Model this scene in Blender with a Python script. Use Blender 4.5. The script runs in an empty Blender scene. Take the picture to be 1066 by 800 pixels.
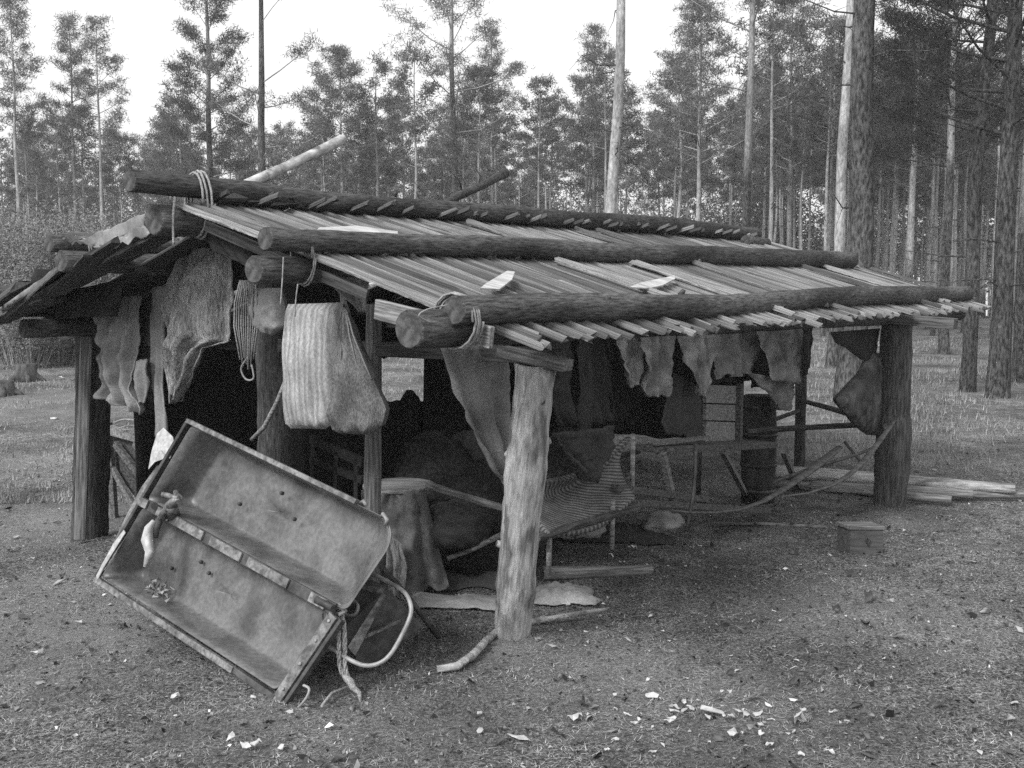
import bpy, math, random
import numpy as np
from mathutils import Vector, Matrix, noise

random.seed(7)
rng = np.random.default_rng(7)
sc = bpy.context.scene
COL = sc.collection

# ------------------------------------------------------------------ camera
FPX, CX, CY, EYE = 1166.0, 533.0, 400.0, 1.7
PITCH = math.atan(107 / FPX)
cam = bpy.data.cameras.new('camera')
cam.sensor_width = 36.0
cam.lens = 36.0 * FPX / 1066.0
cam.clip_start = 0.1
cam.clip_end = 2000
camo = bpy.data.objects.new('camera', cam)
COL.objects.link(camo)
camo.location = (0, 0, EYE)
camo.rotation_euler = (math.pi / 2 - PITCH, 0, 0)
sc.camera = camo

# ------------------------------------------------------------------ overcast sky, soft sun
SUN_EL, SUN_AZ = math.radians(40), math.radians(218)      # veiled sun, left and a little behind the camera
world = bpy.data.worlds.new('World')
sc.world = world
world.use_nodes = True
wn, wl = world.node_tree.nodes, world.node_tree.links
wn.clear()
wo = wn.new('ShaderNodeOutputWorld')
bg = wn.new('ShaderNodeBackground')
sky = wn.new('ShaderNodeTexSky')
sky.sky_type = 'NISHITA'
sky.sun_disc = False
sky.sun_elevation = SUN_EL
sky.sun_rotation = SUN_AZ
sky.dust_density = 6.0
bw = wn.new('ShaderNodeRGBToBW')
mul = wn.new('ShaderNodeMath'); mul.operation = 'MULTIPLY'; mul.inputs[1].default_value = 0.25
add = wn.new('ShaderNodeMath'); add.operation = 'ADD'; add.inputs[1].default_value = 3.9   # even cloud layer
wl.new(sky.outputs[0], bw.inputs[0])
wl.new(bw.outputs[0], mul.inputs[0])
wl.new(mul.outputs[0], add.inputs[0])
wl.new(add.outputs[0], bg.inputs[0])
bg.inputs[1].default_value = 0.11
wl.new(bg.outputs[0], wo.inputs[0])

sl = bpy.data.lights.new('sun', 'SUN')
sl.energy = 1.5
sl.angle = math.radians(18)
so = bpy.data.objects.new('sun', sl)
COL.objects.link(so)
so.rotation_euler = (math.pi / 2 - SUN_EL, 0, math.pi - SUN_AZ)

sc.view_settings.view_transform = 'Standard'
sc.view_settings.look = 'None'
sc.view_settings.gamma = 1
sc.view_settings.exposure = 1.25
sc.view_settings.use_curve_mapping = False
sc.cycles.use_denoising = False
sc.cycles.max_bounces = 6
sc.cycles.transparent_max_bounces = 4

# ------------------------------------------------------------------ pixel -> place helpers
def ray(x, y):
    cx, cy = (x - CX) / FPX, -(y - CY) / FPX
    return Vector((cx, math.cos(PITCH) + cy * math.sin(PITCH), -math.sin(PITCH) + cy * math.cos(PITCH)))
EYEP = Vector((0, 0, EYE))
def G(x, y, z=0.0):                       # where the pixel's ray meets height z
    r = ray(x, y)
    return EYEP + r * ((z - EYE) / r.z)
def D(x, y, d):                           # at a forward distance d
    r = ray(x, y)
    return EYEP + r * (d / r.y)
F0 = G(530, 672)
AZ = math.radians(36.52)
UU = Vector((math.sin(AZ), math.cos(AZ), 0))
VV = Vector((-math.cos(AZ), math.sin(AZ), 0))
def H(u, v, z):                           # shelter coordinates: u along the ridge, v across, z up
    return Vector((F0.x, F0.y, 0)) + UU * u + VV * v + Vector((0, 0, z))
def PU(x, y, u):                          # pixel onto the cross plane u
    r = ray(x, y)
    return EYEP + r * ((u - (EYEP - F0).dot(UU)) / r.dot(UU))
def PV(x, y, v):                          # pixel onto the long plane v
    r = ray(x, y)
    return EYEP + r * ((v - (EYEP - F0).dot(VV)) / r.dot(VV))
def UVZ(p):
    d = p - F0
    return d.dot(UU), d.dot(VV), p.z

# ------------------------------------------------------------------ object helpers
WM = {}
def place(o, mw, parent=None):
    COL.objects.link(o)
    if parent is not None:
        o.parent = parent
        o.matrix_basis = WM[parent].inverted() @ mw
    else:
        o.matrix_basis = mw
    WM[o] = mw
    return o
def tag(o, label, cat, group=None):
    o['label'] = label
    o['category'] = cat
    if group:
        o['group'] = group
    return o
def thing(name, loc, label, cat, group=None):
    o = bpy.data.objects.new(name, None)
    o.empty_display_size = 0.1
    place(o, Matrix.Translation(loc))
    return tag(o, label, cat, group)
def fast_mesh(name, verts, faces_n, idx, smooth=False):
    """faces_n: corners per face (int), idx flat array"""
    me = bpy.data.meshes.new(name)
    nv = len(verts)
    nf = len(idx) // faces_n
    me.vertices.add(nv)
    me.vertices.foreach_set('co', np.asarray(verts, dtype=np.float32).ravel())
    me.loops.add(len(idx))
    me.loops.foreach_set('vertex_index', np.asarray(idx, dtype=np.int32))
    me.polygons.add(nf)
    me.polygons.foreach_set('loop_start', np.arange(0, nf * faces_n, faces_n, dtype=np.int32))
    me.update(calc_edges=True)
    return me

def twist(mb, pts, r, sides=5, pitch=.035):
    pts = smooth(pts, 10)
    acc, prev = 0.0, pts[0]
    t0 = (pts[1] - pts[0]).normalized()
    e = t0.orthogonal().normalized()
    fr = []
    for i, p in enumerate(pts):
        t = (pts[min(i + 1, len(pts) - 1)] - pts[max(0, i - 1)]).normalized()
        e = (e - t * e.dot(t)).normalized()
        acc += (p - prev).length; prev = p
        fr.append((p, e.copy(), t.cross(e), acc))
    for k in range(3):
        mb.tube([p + (a * math.cos(d / pitch * 2 + k * 2.094) + b * math.sin(d / pitch * 2 + k * 2.094)) * r * .55 for p, a, b, d in fr], r * .6, sides)
def smooth(pts, k=5):
    pts = [Vector(p) for p in pts]
    if len(pts) < 3:
        return pts
    out = []
    for i in range(len(pts) - 1):
        a, b, c, d = pts[max(0, i - 1)], pts[i], pts[i + 1], pts[min(len(pts) - 1, i + 2)]
        for j in range(k):
            t = j / k
            out.append(.5 * (2 * b + (c - a) * t + (2 * a - 5 * b + 4 * c - d) * t * t + (3 * b - a - 3 * c + d) * t ** 3))
    return out + [pts[-1]]
class MB:
    def __init__(self):
        self.v, self.f, self.m = [], [], []
        self.smooth = []
    def add(self, vs, fs, mi=0, smooth=False):
        b = len(self.v)
        self.v += [Vector(p) for p in vs]
        for f in fs:
            self.f.append([b + i for i in f]); self.m.append(mi); self.smooth.append(smooth)
    def box(self, c, ax, ay, az, mi=0):
        """centre and three half-axis vectors"""
        c, ax, ay, az = Vector(c), Vector(ax), Vector(ay), Vector(az)
        vs = [c + ax * i + ay * j + az * k for i in (-1, 1) for j in (-1, 1) for k in (-1, 1)]
        self.add(vs, [(0, 1, 3, 2), (4, 6, 7, 5), (0, 4, 5, 1), (2, 3, 7, 6), (0, 2, 6, 4), (1, 5, 7, 3)], mi)
    def beam(self, p, q, w, h, up=(0, 0, 1), mi=0):
        p, q = Vector(p), Vector(q)
        d = (q - p)
        t = d.normalized()
        s = t.cross(Vector(up))
        if s.length < 1e-4:
            s = t.cross(Vector((1, 0, 0)))
        s.normalize()
        n = s.cross(t)
        self.box((p + q) / 2, d / 2, s * w / 2, n * h / 2, mi)
    def tube(self, pts, rad, sides=8, cap=True, jit=0.0, mi=0, capmi=None, flat=1.0):
        pts = [Vector(p) for p in pts]
        n = len(pts)
        if not hasattr(rad, '__len__'):
            rad = [rad] * n
        t0 = (pts[1] - pts[0]).normalized()
        ref = Vector((0, 0, 1)) if abs(t0.z) < 0.9 else Vector((1, 0, 0))
        s = t0.cross(ref).normalized()
        vs = []
        for i in range(n):
            t = (pts[min(i + 1, n - 1)] - pts[max(i - 1, 0)])
            if t.length < 1e-9:
                t = t0
            t.normalize()
            s = (s - t * s.dot(t)).normalized()
            b = t.cross(s)
            for k in range(sides):
                a = 2 * math.pi * k / sides
                r = rad[i] * (1 + (random.uniform(-jit, jit) if jit else 0))
                vs.append(pts[i] + s * math.cos(a) * r + b * math.sin(a) * r * flat)
        fs = []
        for i in range(n - 1):
            for k in range(sides):
                k2 = (k + 1) % sides
                fs.append((i * sides + k, i * sides + k2, (i + 1) * sides + k2, (i + 1) * sides + k))
        b0 = len(self.v)
        self.add(vs, fs, mi, True)
        if cap:
            cm = mi if capmi is None else capmi
            self.f.append([b0 + k for k in reversed(range(sides))]); self.m.append(cm); self.smooth.append(False)
            self.f.append([b0 + (n - 1) * sides + k for k in range(sides)]); self.m.append(cm); self.smooth.append(False)
    def mesh(self, name, mats, origin=None, inv=None):
        me = bpy.data.meshes.new(name)
        if inv is not None:
            vs = [inv @ p for p in self.v]
        elif origin is not None:
            vs = [p - origin for p in self.v]
        else:
            vs = self.v
        me.from_pydata([tuple(p) for p in vs], [], self.f)
        for m in (mats if isinstance(mats, (list, tuple)) else [mats]):
            me.materials.append(m)
        me.polygons.foreach_set('material_index', self.m)
        me.polygons.foreach_set('use_smooth', self.smooth)
        me.update()
        return me
    def build(self, name, mats, parent=None, origin=None, mw=None, solid=0, bevel=0):
        """world-space vertices; object frame = mw, or a translation to origin / the parent's place"""
        if mw is None:
            if origin is None:
                origin = WM[parent].translation.copy() if parent is not None else sum(self.v, Vector()) / len(self.v)
                if parent is None:
                    origin.z = min(p.z for p in self.v)
            mw = Matrix.Translation(origin)
        me = self.mesh(name, mats, inv=mw.inverted())
        o = bpy.data.objects.new(name, me)
        place(o, mw, parent)
        if solid:
            md = o.modifiers.new('thick', 'SOLIDIFY'); md.thickness = solid; md.offset = 0
        if bevel:
            md = o.modifiers.new('bevel', 'BEVEL'); md.width = bevel; md.segments = 2; md.limit_method = 'ANGLE'
        return o

def frame_x(p, q):
    """matrix at p whose x axis runs to q"""
    d = (Vector(q) - Vector(p)).normalized()
    up = Vector((0, 0, 1)) if abs(d.z) < 0.95 else Vector((1, 0, 0))
    y = up.cross(d).normalized()
    z = d.cross(y)
    m = Matrix((d, y, z)).transposed().to_4x4()
    m.translation = Vector(p)
    return m
def make_log(name, p, q, r0, r1, mats, parent=None, sides=14, wob=0.012, jit=0.035, step=0.12, knots=0, taperpow=1.0):
    p, q = Vector(p), Vector(q)
    mw = frame_x(p, q)
    L = (q - p).length
    n = max(4, int(L / step))
    sd = random.uniform(0, 100)
    mb = MB()
    pts, rad = [], []
    for i in range(n + 1):
        x = L * i / n
        e = math.sin(math.pi * min(1, i / n)) ** 0.5
        pts.append(Vector((x, wob * e * 2 * noise.noise((x * .5, sd, 0)), wob * e * 2 * noise.noise((x * .5, sd, 9)))))
        rad.append((r0 + (r1 - r0) * (i / n) ** taperpow) * (1 + 0.12 * noise.noise((x * 2.5, sd, 4)) + .05 * noise.noise((x * 9, sd, 6))))
    # tiny chamfer at each end so that the sawn face has an edge
    pts = [pts[0] - Vector((0.006, 0, 0))] + pts + [pts[-1] + Vector((0.006, 0, 0))]
    rad = [rad[0] * .9] + rad + [rad[-1] * .9]
    mb.tube(pts, rad, sides, True, jit, 0, 1)
    for k in range(knots):
        x = random.uniform(.1, .95) * L
        a = random.uniform(0, 6.28)
        dr = Vector((0.3, math.cos(a), math.sin(a))).normalized()
        rr = r0 + (r1 - r0) * x / L
        mb.tube([Vector((x, 0, 0)) + dr * rr * .7, Vector((x, 0, 0)) + dr * rr * 1.22], [rr * .28, rr * .16], 6, True, .1, 0, 1)
    o = bpy.data.objects.new(name, mb.mesh(name, mats))
    return place(o, mw, parent)

def lerp_poly(poly, t):
    if len(poly) == 1:
        return poly[0]
    ls = [math.dist(poly[i], poly[i + 1]) for i in range(len(poly) - 1)]
    tot = sum(ls) or 1
    d = t * tot
    for i, l in enumerate(ls):
        if d <= l or i == len(ls) - 1:
            f = d / l if l else 0
            return tuple(poly[i][k] + (poly[i + 1][k] - poly[i][k]) * f for k in range(len(poly[i])))
        d -= l
def cloth(name, left, right, fn, nrm, mat, nu=18, nv=22, folds=3.0, amp=0.02, sd=None, rag=0.08, thick=0.005, parent=None, label=None, cat=None, group=None, puff=0.0, topflat=True, slant=0.0, drift=None):
    """Sheet hung between two outlines (top to bottom, pixels) on a plane; fn maps a pixel to the plane, nrm is the plane's normal."""
    sd = random.uniform(0, 99) if sd is None else sd
    mb = MB()
    vs = []
    for j in range(nv + 1):
        t = j / nv
        for i in range(nu + 1):
            s = i / nu
            tt = t
            if rag and j > nv * .6:
                tt = t + rag * noise.noise((s * 9 + sd, sd, 2)) * (t - .6) / .4
                tt = min(1.0, tt) if tt > 1 else tt
            l = lerp_poly(left, max(0, min(1, tt))); r = lerp_poly(right, max(0, min(1, tt)))
            wd = min(1.1, abs(r[0] - l[0]) * .035)
            jl, jr = wd * (noise.noise((t * 4, sd, 31)) + .6 * noise.noise((t * 23, sd, 33))), wd * (noise.noise((t * 4, sd, 41)) + .6 * noise.noise((t * 23, sd, 43)))
            x, y = l[0] + jl + (r[0] + jr - l[0] - jl) * s, l[1] + (r[1] - l[1]) * s
            p = fn(x, y)
            env = (0.35 + 0.65 * t) if topflat else 1
            a = amp * env * (math.sin(2 * math.pi * folds * s + 2.2 * noise.noise((s * 2, t * 1.3, sd)) * 2 + slant * t + sd) + 0.8 * noise.noise((s * 5, t * 3, sd + 5)))
            a += amp * .45 * noise.noise((s * 11 + t * 3, t * 7, sd + 9)) + amp * .3 * (1 - abs(noise.noise((s * 6 - t * 5, t * 6 + s * 3, sd + 14))) * 3)
            a += puff * math.sin(math.pi * s) * math.sin(math.pi * min(1, t * 1.1))
            if drift:
                a += drift(s, t)
            p = p + Vector(nrm) * a
            vs.append(p)
    fs = []
    for j in range(nv):
        for i in range(nu):
            a = j * (nu + 1) + i
            fs.append((a, a + 1, a + nu + 2, a + nu + 1))
    mb.add(vs, fs, 0, True)
    o = mb.build(name, mat, parent, solid=thick)
    if label:
        tag(o, label, cat, group)
    return o
def cushion(name, left, right, fn, nrm, mat, depth, nu=16, nv=20, sd=None, pw=0.45, rough=0.012, parent=None, grow=0.0, folds=0, famp=0.0):
    """Closed puffed body whose outline is given in pixels on a plane."""
    sd = random.uniform(0, 99) if sd is None else sd
    nrm = Vector(nrm)
    mb = MB()
    for side in (1, -1):
        vs = []
        for j in range(nv + 1):
            t = j / nv
            l, r = lerp_poly(left, t), lerp_poly(right, t)
            for i in range(nu + 1):
                s = i / nu
                p = fn(l[0] + (r[0] - l[0]) * s, l[1] + (r[1] - l[1]) * s)
                prof = (max(0, 4 * s * (1 - s)) ** pw) * (max(0, 4 * t * (1 - t)) ** pw) * (1 + grow * (t - .5))
                edge = min(1, prof * 3)
                a = side * depth * prof + edge * rough * noise.noise((s * 6, t * 6, sd + side)) + edge * famp * math.sin(2 * math.pi * folds * s + 3 * noise.noise((t * 2, s, sd)))
                vs.append(p + nrm * a)
        fs = []
        for j in range(nv):
            for i in range(nu):
                a = j * (nu + 1) + i
                f = (a, a + 1, a + nu + 2, a + nu + 1)
                fs.append(f if side == 1 else f[::-1])
        mb.add(vs, fs, 0, True)
    return mb.build(name, mat, parent)

# ------------------------------------------------------------------ materials (the photograph is black and white)
def mat(name, lo, hi, scale=(4, 4, 4), detail=6, rough=0.85, bump=0.3, rnd=0.0, island=0.0, c0=0.4, c1=0.62, second=None, spec=0.2, metallic=0.0, dist=0.01, trans=0.0, stripes=None, wave_bump=0):
    m = bpy.data.materials.new(name)
    m.use_nodes = True
    n, l = m.node_tree.nodes, m.node_tree.links
    b = n['Principled BSDF']
    b.inputs['Roughness'].default_value = rough
    b.inputs['Specular IOR Level'].default_value = spec
    b.inputs['Metallic'].default_value = metallic
    tc = n.new('ShaderNodeTexCoord')
    mp = n.new('ShaderNodeMapping'); mp.inputs['Scale'].default_value = scale
    l.new(tc.outputs['Object'], mp.inputs[0])
    vec = mp.outputs[0]
    oi = None
    if rnd:
        oi = n.new('ShaderNodeObjectInfo')
        ad = n.new('ShaderNodeVectorMath'); ad.operation = 'ADD'
        sm = n.new('ShaderNodeMath'); sm.operation = 'MULTIPLY'; sm.inputs[1].default_value = 37.0
        l.new(oi.outputs['Random'], sm.inputs[0])
        l.new(mp.outputs[0], ad.inputs[0]); l.new(sm.outputs[0], ad.inputs[1])
        vec = ad.outputs[0]
    nz = n.new('ShaderNodeTexNoise'); nz.inputs['Scale'].default_value = 1.0; nz.inputs['Detail'].default_value = detail; nz.inputs['Roughness'].default_value = 0.65
    l.new(vec, nz.inputs[0])
    rp = n.new('ShaderNodeValToRGB')
    rp.color_ramp.elements[0].position = c0; rp.color_ramp.elements[0].color = (lo, lo, lo, 1)
    rp.color_ramp.elements[1].position = c1; rp.color_ramp.elements[1].color = (hi, hi, hi, 1)
    l.new(nz.outputs[0], rp.inputs[0])
    out = rp.outputs[0]
    def times(out, sock, lo2, hi2):
        mr = n.new('ShaderNodeMapRange'); mr.inputs[3].default_value = lo2; mr.inputs[4].default_value = hi2
        l.new(sock, mr.inputs[0])
        mx = n.new('ShaderNodeVectorMath'); mx.operation = 'SCALE'
        l.new(out, mx.inputs[0]); l.new(mr.outputs[0], mx.inputs[3])
        return mx.outputs[0]
    if rnd:
        out = times(out, oi.outputs['Random'], 1 - rnd, 1 + rnd)
    if island:
        ge = n.new('ShaderNodeNewGeometry')
        out = times(out, ge.outputs['Random Per Island'], 1 - island, 1 + island)
    if second:                                   # (scale, low factor, high factor, c0, c1): broad stains and wear
        mp2 = n.new('ShaderNodeMapping'); mp2.inputs['Scale'].default_value = second[0]
        l.new(tc.outputs['Object'], mp2.inputs[0])
        n2 = n.new('ShaderNodeTexNoise'); n2.inputs['Scale'].default_value = 1.0; n2.inputs['Detail'].default_value = 4
        l.new(mp2.outputs[0], n2.inputs[0])
        mr = n.new('ShaderNodeMapRange'); mr.inputs[1].default_value = second[3]; mr.inputs[2].default_value = second[4]; mr.inputs[3].default_value = 0; mr.inputs[4].default_value = 1
        l.new(n2.outputs[0], mr.inputs[0])
        out = times(out, mr.outputs[0], second[1], second[2])
    if stripes:                                  # (axis vector, period, low, high, sharp)
        dp = n.new('ShaderNodeVectorMath'); dp.operation = 'DOT_PRODUCT'; dp.inputs[1].default_value = stripes[0]
        l.new(tc.outputs['Object'], dp.inputs[0])
        k = n.new('ShaderNodeMath'); k.operation = 'MULTIPLY'; k.inputs[1].default_value = 2 * math.pi / stripes[1]
        l.new(dp.outputs['Value'], k.inputs[0])
        ns = n.new('ShaderNodeMath'); ns.operation = 'ADD'
        l.new(k.outputs[0], ns.inputs[0])
        nn = n.new('ShaderNodeMath'); nn.operation = 'MULTIPLY'; nn.inputs[1].default_value = .8
        l.new(nz.outputs[0], nn.inputs[0]); l.new(nn.outputs[0], ns.inputs[1])
        sn = n.new('ShaderNodeMath'); sn.operation = 'SINE'
        l.new(ns.outputs[0], sn.inputs[0])
        mr = n.new('ShaderNodeMapRange'); mr.inputs[1].default_value = -stripes[4]; mr.inputs[2].default_value = stripes[4]; mr.inputs[3].default_value = 0; mr.inputs[4].default_value = 1
        l.new(sn.outputs[0], mr.inputs[0])
        out = times(out, mr.outputs[0], stripes[2], stripes[3])
    l.new(out, b.inputs['Base Color'])
    if bump:
        bp = n.new('ShaderNodeBump'); bp.inputs['Strength'].default_value = bump; bp.inputs['Distance'].default_value = dist
        l.new(nz.outputs[0], bp.inputs['Height'])
        l.new(bp.outputs[0], b.inputs['Normal'])
    if trans:
        tr = n.new('ShaderNodeBsdfTranslucent')
        l.new(out, tr.inputs[0])
        ms = n.new('ShaderNodeMixShader'); ms.inputs[0].default_value = trans
        l.new(b.outputs[0], ms.inputs[1]); l.new(tr.outputs[0], ms.inputs[2])
        l.new(ms.outputs[0], n['Material Output'].inputs[0])
    return m

M = {}
M['bark'] = mat('log bark', .022, .105, (14, 90, 90), bump=1.0, rnd=.2, c0=.36, c1=.66, second=((1.3, 6, 6), .55, 1.4, .38, .62), dist=.015)
M['cut'] = mat('sawn log end', .04, .1, (30, 30, 30), bump=.4)
M['post'] = mat('peeled weathered post', .16, .42, (7, 65, 65), bump=1.0, rnd=.1, c0=.33, c1=.64, second=((4, 16, 16), .45, 1.1, .36, .5), dist=.012)
M['post_dark'] = mat('dark barked post', .025, .09, (6, 70, 70), bump=.8, rnd=.15, second=((1.5, 5, 5), .7, 1.3, .35, .65), dist=.015)
M['board'] = mat('split roof board', .045, .25, (5, 100, 100), bump=.8, rnd=.6, second=((1.6, 9, 9), .6, 1.25, .35, .65), dist=.006)
M['board_dark'] = mat('old dark board', .03, .11, (4, 80, 80), bump=.5, rnd=.35, dist=.006)
M['plank'] = mat('grey plank', .08, .24, (5, 80, 80), bump=.5, rnd=.2, dist=.005)
M['fresh'] = mat('fresh split wood', .3, .5, (4, 30, 30), bump=.3)
M['birch'] = mat('birch bark pole', .22, .46, (12, 25, 25), bump=.3, second=((14, 6, 6), .3, 1.05, .36, .46))
M['tin'] = mat('tar paper and tin', .1, .25, (6, 6, 6), bump=.3, rough=.6, rnd=.3)
M['tar'] = mat('black tar paper', .008, .02, (8, 8, 8), bump=.3, rough=.7)
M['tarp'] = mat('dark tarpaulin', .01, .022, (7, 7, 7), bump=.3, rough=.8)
M['cloth_dark'] = mat('dark wool cloth', .035, .06, (130, 130, 130), bump=.05, rnd=.3, rough=.95)
M['cloth_mid'] = mat('grey cotton cloth', .28, .35, (120, 120, 120), bump=.04, rnd=.25, rough=.95, second=((7, 7, 7), .5, 1.15, .36, .6))
M['drape'] = mat('dull table drape', .1, .15, (120, 120, 120), bump=.04, rough=.95, second=((7, 7, 7), .6, 1.15, .36, .6))
M['cloth_light'] = mat('pale washed cloth', .3, .46, (35, 35, 35), bump=.25, rnd=.15, rough=.95, second=((5, 5, 5), .75, 1.1, .35, .65))
M['canvas'] = mat('weathered canvas', .2, .3, (120, 120, 120), bump=.05, rough=.95, second=((4, 4, 4), .6, 1.15, .35, .65))
M['hide'] = mat('shaggy hide', .16, .56, (90, 90, 16), bump=1.0, c0=.34, c1=.66, rough=1, second=((5, 5, 3), .55, 1.2, .35, .65), dist=.03)
M['ticking'] = mat('ticking fabric', .26, .4, (120, 120, 60), bump=.3, rough=.95, stripes=((VV.x, VV.y, 0), .036, .72, 1.08, .9), second=((5, 5, 5), .7, 1.1, .35, .65))
M['net'] = mat('string net sack', .08, .2, (200, 200, 60), bump=.6, rough=1, second=((6, 6, 6), .55, 1.2, .35, .65))
M['rope'] = mat('hemp rope', .18, .38, (120, 120, 120), bump=.6, rough=1)
M['wire'] = mat('pale binding wire', .16, .3, (40, 40, 40), bump=.1, rough=.6)
M['leather'] = mat('dark leather', .03, .1, (9, 9, 9), bump=.3, rough=.65, second=((3, 3, 3), .6, 1.4, .35, .65))
M['steel'] = mat('grey painted steel', .075, .13, (45, 45, 45), bump=.15, rough=.42, spec=.45, c0=.35, c1=.68, second=((6, 6, 6), .5, 1.2, .34, .58), dist=.002)
M['steel_dark'] = mat('dark steel', .03, .07, (18, 18, 18), bump=.15, rough=.55, spec=.35, second=((5, 5, 5), .6, 1.3, .35, .65), dist=.003)
M['steel_rim'] = mat('worn steel rim', .07, .22, (30, 30, 30), bump=.2, rough=.45, spec=.4, second=((6, 6, 6), .6, 1.1, .35, .6), dist=.003)
M['tubing'] = mat('bare metal tube', .16, .3, (20, 20, 20), bump=.05, rough=.4, spec=.5)
M['paper'] = mat('white paper', .32, .5, (20, 20, 20), bump=.2, rough=.9, rnd=.1)
M['barrel'] = mat('dark barrel', .02, .05, (14, 14, 4), bump=.3, rough=.7)
M['ski'] = mat('old ski wood', .035, .09, (4, 30, 30), bump=.3, rough=.6)
M['pine_low'] = mat('scaly pine bark', .022, .12, (28, 28, 9), bump=1.0, rnd=.2, rough=1, second=((4, 4, 1), .7, 1.25, .35, .65), dist=.04)  # dark bark, lowered further for the shade beneath the crowns
M['pine_light'] = mat('smooth upper pine bark', .2, .42, (25, 25, 9), bump=.5, rnd=.22, rough=.95, second=((4, 4, 1.2), .6, 1.15, .35, .65), dist=.02)
M['needles'] = mat('pine needles', .11, .19, (3, 3, 3), bump=0, rnd=.25, island=.35, rough=.9, trans=.4)  # lightened to stand in for haze over the far crowns
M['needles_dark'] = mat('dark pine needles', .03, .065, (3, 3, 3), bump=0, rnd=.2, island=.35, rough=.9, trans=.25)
M['twigs'] = mat('bare twigs', .14, .26, (9, 9, 9), bump=0, rnd=.2, island=.3, rough=.95)
M['grass'] = mat('dry short grass', .17, .34, (2, 2, 2), bump=0, island=.4, rough=.95, trans=.2)
M['litter'] = mat('needle litter', .13, .34, (2, 2, 2), bump=0, island=.6, rough=.95)
M['canvas_box'] = mat('dark painted box', .05, .09, (6, 50, 50), bump=.3)
M['stump'] = mat('charred stump', .03, .09, (12, 12, 5), bump=.8, rough=1)

# ground: needle litter, worn sand, moss
def ground_material():
    m = bpy.data.materials.new('forest floor')
    m.use_nodes = True
    n, l = m.node_tree.nodes, m.node_tree.links
    b = n['Principled BSDF']; b.inputs['Roughness'].default_value = 1; b.inputs['Specular IOR Level'].default_value = .08
    tc = n.new('ShaderNodeTexCoord')
    def nz(scale, det, ro=.65):
        t = n.new('ShaderNodeTexNoise'); t.inputs['Scale'].default_value = scale; t.inputs['Detail'].default_value = det; t.inputs['Roughness'].default_value = ro
        l.new(tc.outputs['Object'], t.inputs[0]); return t
    fine, mid, broad = nz(70, 6, .8), nz(6, 6, .7), nz(.6, 5)
    rp = n.new('ShaderNodeValToRGB')
    e = rp.color_ramp.elements
    e[0].position, e[0].color = .4, (.03, .03, .03, 1)
    e[1].position, e[1].color = .62, (.4, .4, .4, 1)
    k = e.new(.5); k.color = (.135, .135, .135, 1)
    l.new(fine.outputs[0], rp.inputs[0])
    def scale(out, sock, a, b_, lo, hi):
        mr = n.new('ShaderNodeMapRange'); mr.inputs[1].default_value = a; mr.inputs[2].default_value = b_; mr.inputs[3].default_value = lo; mr.inputs[4].default_value = hi
        l.new(sock, mr.inputs[0])
        mx = n.new('ShaderNodeVectorMath'); mx.operation = 'SCALE'
        l.new(out, mx.inputs[0]); l.new(mr.outputs[0], mx.inputs[3])
        return mx.outputs[0]
    o = scale(rp.outputs[0], mid.outputs[0], .35, .65, .65, 1.35)
    o = scale(o, broad.outputs[0], .38, .62, .6, 1.45)
    # trodden sand by the tray and the left post, around post feet (own shapes)
    for (x, y, r, st) in SAND:
        vm = n.new('ShaderNodeVectorMath'); vm.operation = 'DISTANCE'; vm.inputs[1].default_value = (x, y, 0)
        l.new(tc.outputs['Object'], vm.inputs[0])
        ad = n.new('ShaderNodeMath'); ad.operation = 'MULTIPLY_ADD'; ad.inputs[1].default_value = r * 1.6
        l.new(mid.outputs[0], ad.inputs[0]); l.new(vm.outputs['Value'], ad.inputs[2])
        mr = n.new('ShaderNodeMapRange'); mr.inputs[1].default_value = r * .9; mr.inputs[2].default_value = r * 1.9; mr.inputs[3].default_value = st; mr.inputs[4].default_value = 0
        l.new(ad.outputs[0], mr.inputs[0])
        mx = n.new('ShaderNodeMix'); mx.data_type = 'RGBA'
        l.new(mr.outputs[0], mx.inputs[0]); l.new(o, mx.inputs[6]); mx.inputs[7].default_value = (.36, .36, .36, 1)
        o = mx.outputs[2]
    l.new(o, b.inputs['Base Color'])
    bp = n.new('ShaderNodeBump'); bp.inputs['Strength'].default_value = 1.0; bp.inputs['Distance'].default_value = .03
    l.new(fine.outputs[0], bp.inputs['Height']); l.new(bp.outputs[0], b.inputs['Normal'])
    return m
SAND = [(F0.x - .02, F0.y - .12, .2, .6)]
for (x, y, r, st) in ((95, 600, .5, .7), (60, 545, .9, .6), (140, 650, .5, .6), (30, 640, .7, .5), (60, 700, .6, .35), (935, 545, .3, .4), (600, 700, .7, .35), (900, 640, .8, .3), (330, 760, .8, .35), (760, 740, .8, .3), (40, 420, 2.5, .35), (60, 480, 1.2, .4)):
    p = G(x, y)
    SAND.append((p.x, p.y, r, st))

def ground_z(x, y):
    d = math.hypot(x, y)
    z = .03 * noise.noise((x * 1.1, y * 1.1, 0)) + .022 * noise.noise((x * 3.3, y * 3.3, 3))
    z += .014 * noise.noise((x * 11, y * 11, 7)) + .006 * noise.noise((x * 30, y * 30, 8))
    if d > 14:
        z += .12 * noise.noise((x * .12, y * .12, 5)) * min(1, (d - 14) / 15)
    if d > 36 and y > 0:
        k = min(1, max(0, (x / y - .08) / .16))
        z -= k * .05 * max(0, d - 58)
    # little heaps at the post feet
    for (px, py, r, hh) in HEAPS:
        q = ((x - px) ** 2 + (y - py) ** 2) / (r * r)
        if q < 4:
            z += hh * math.exp(-q * 1.5)
    return z
HEAPS = [(F0.x + .05, F0.y + .12, .22, .02)]
for (x, y, r, hh) in ((925, 535, .3, .04), (93, 569, .28, .03)):
    p = G(x, y); HEAPS.append((p.x, p.y, r, hh))

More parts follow.
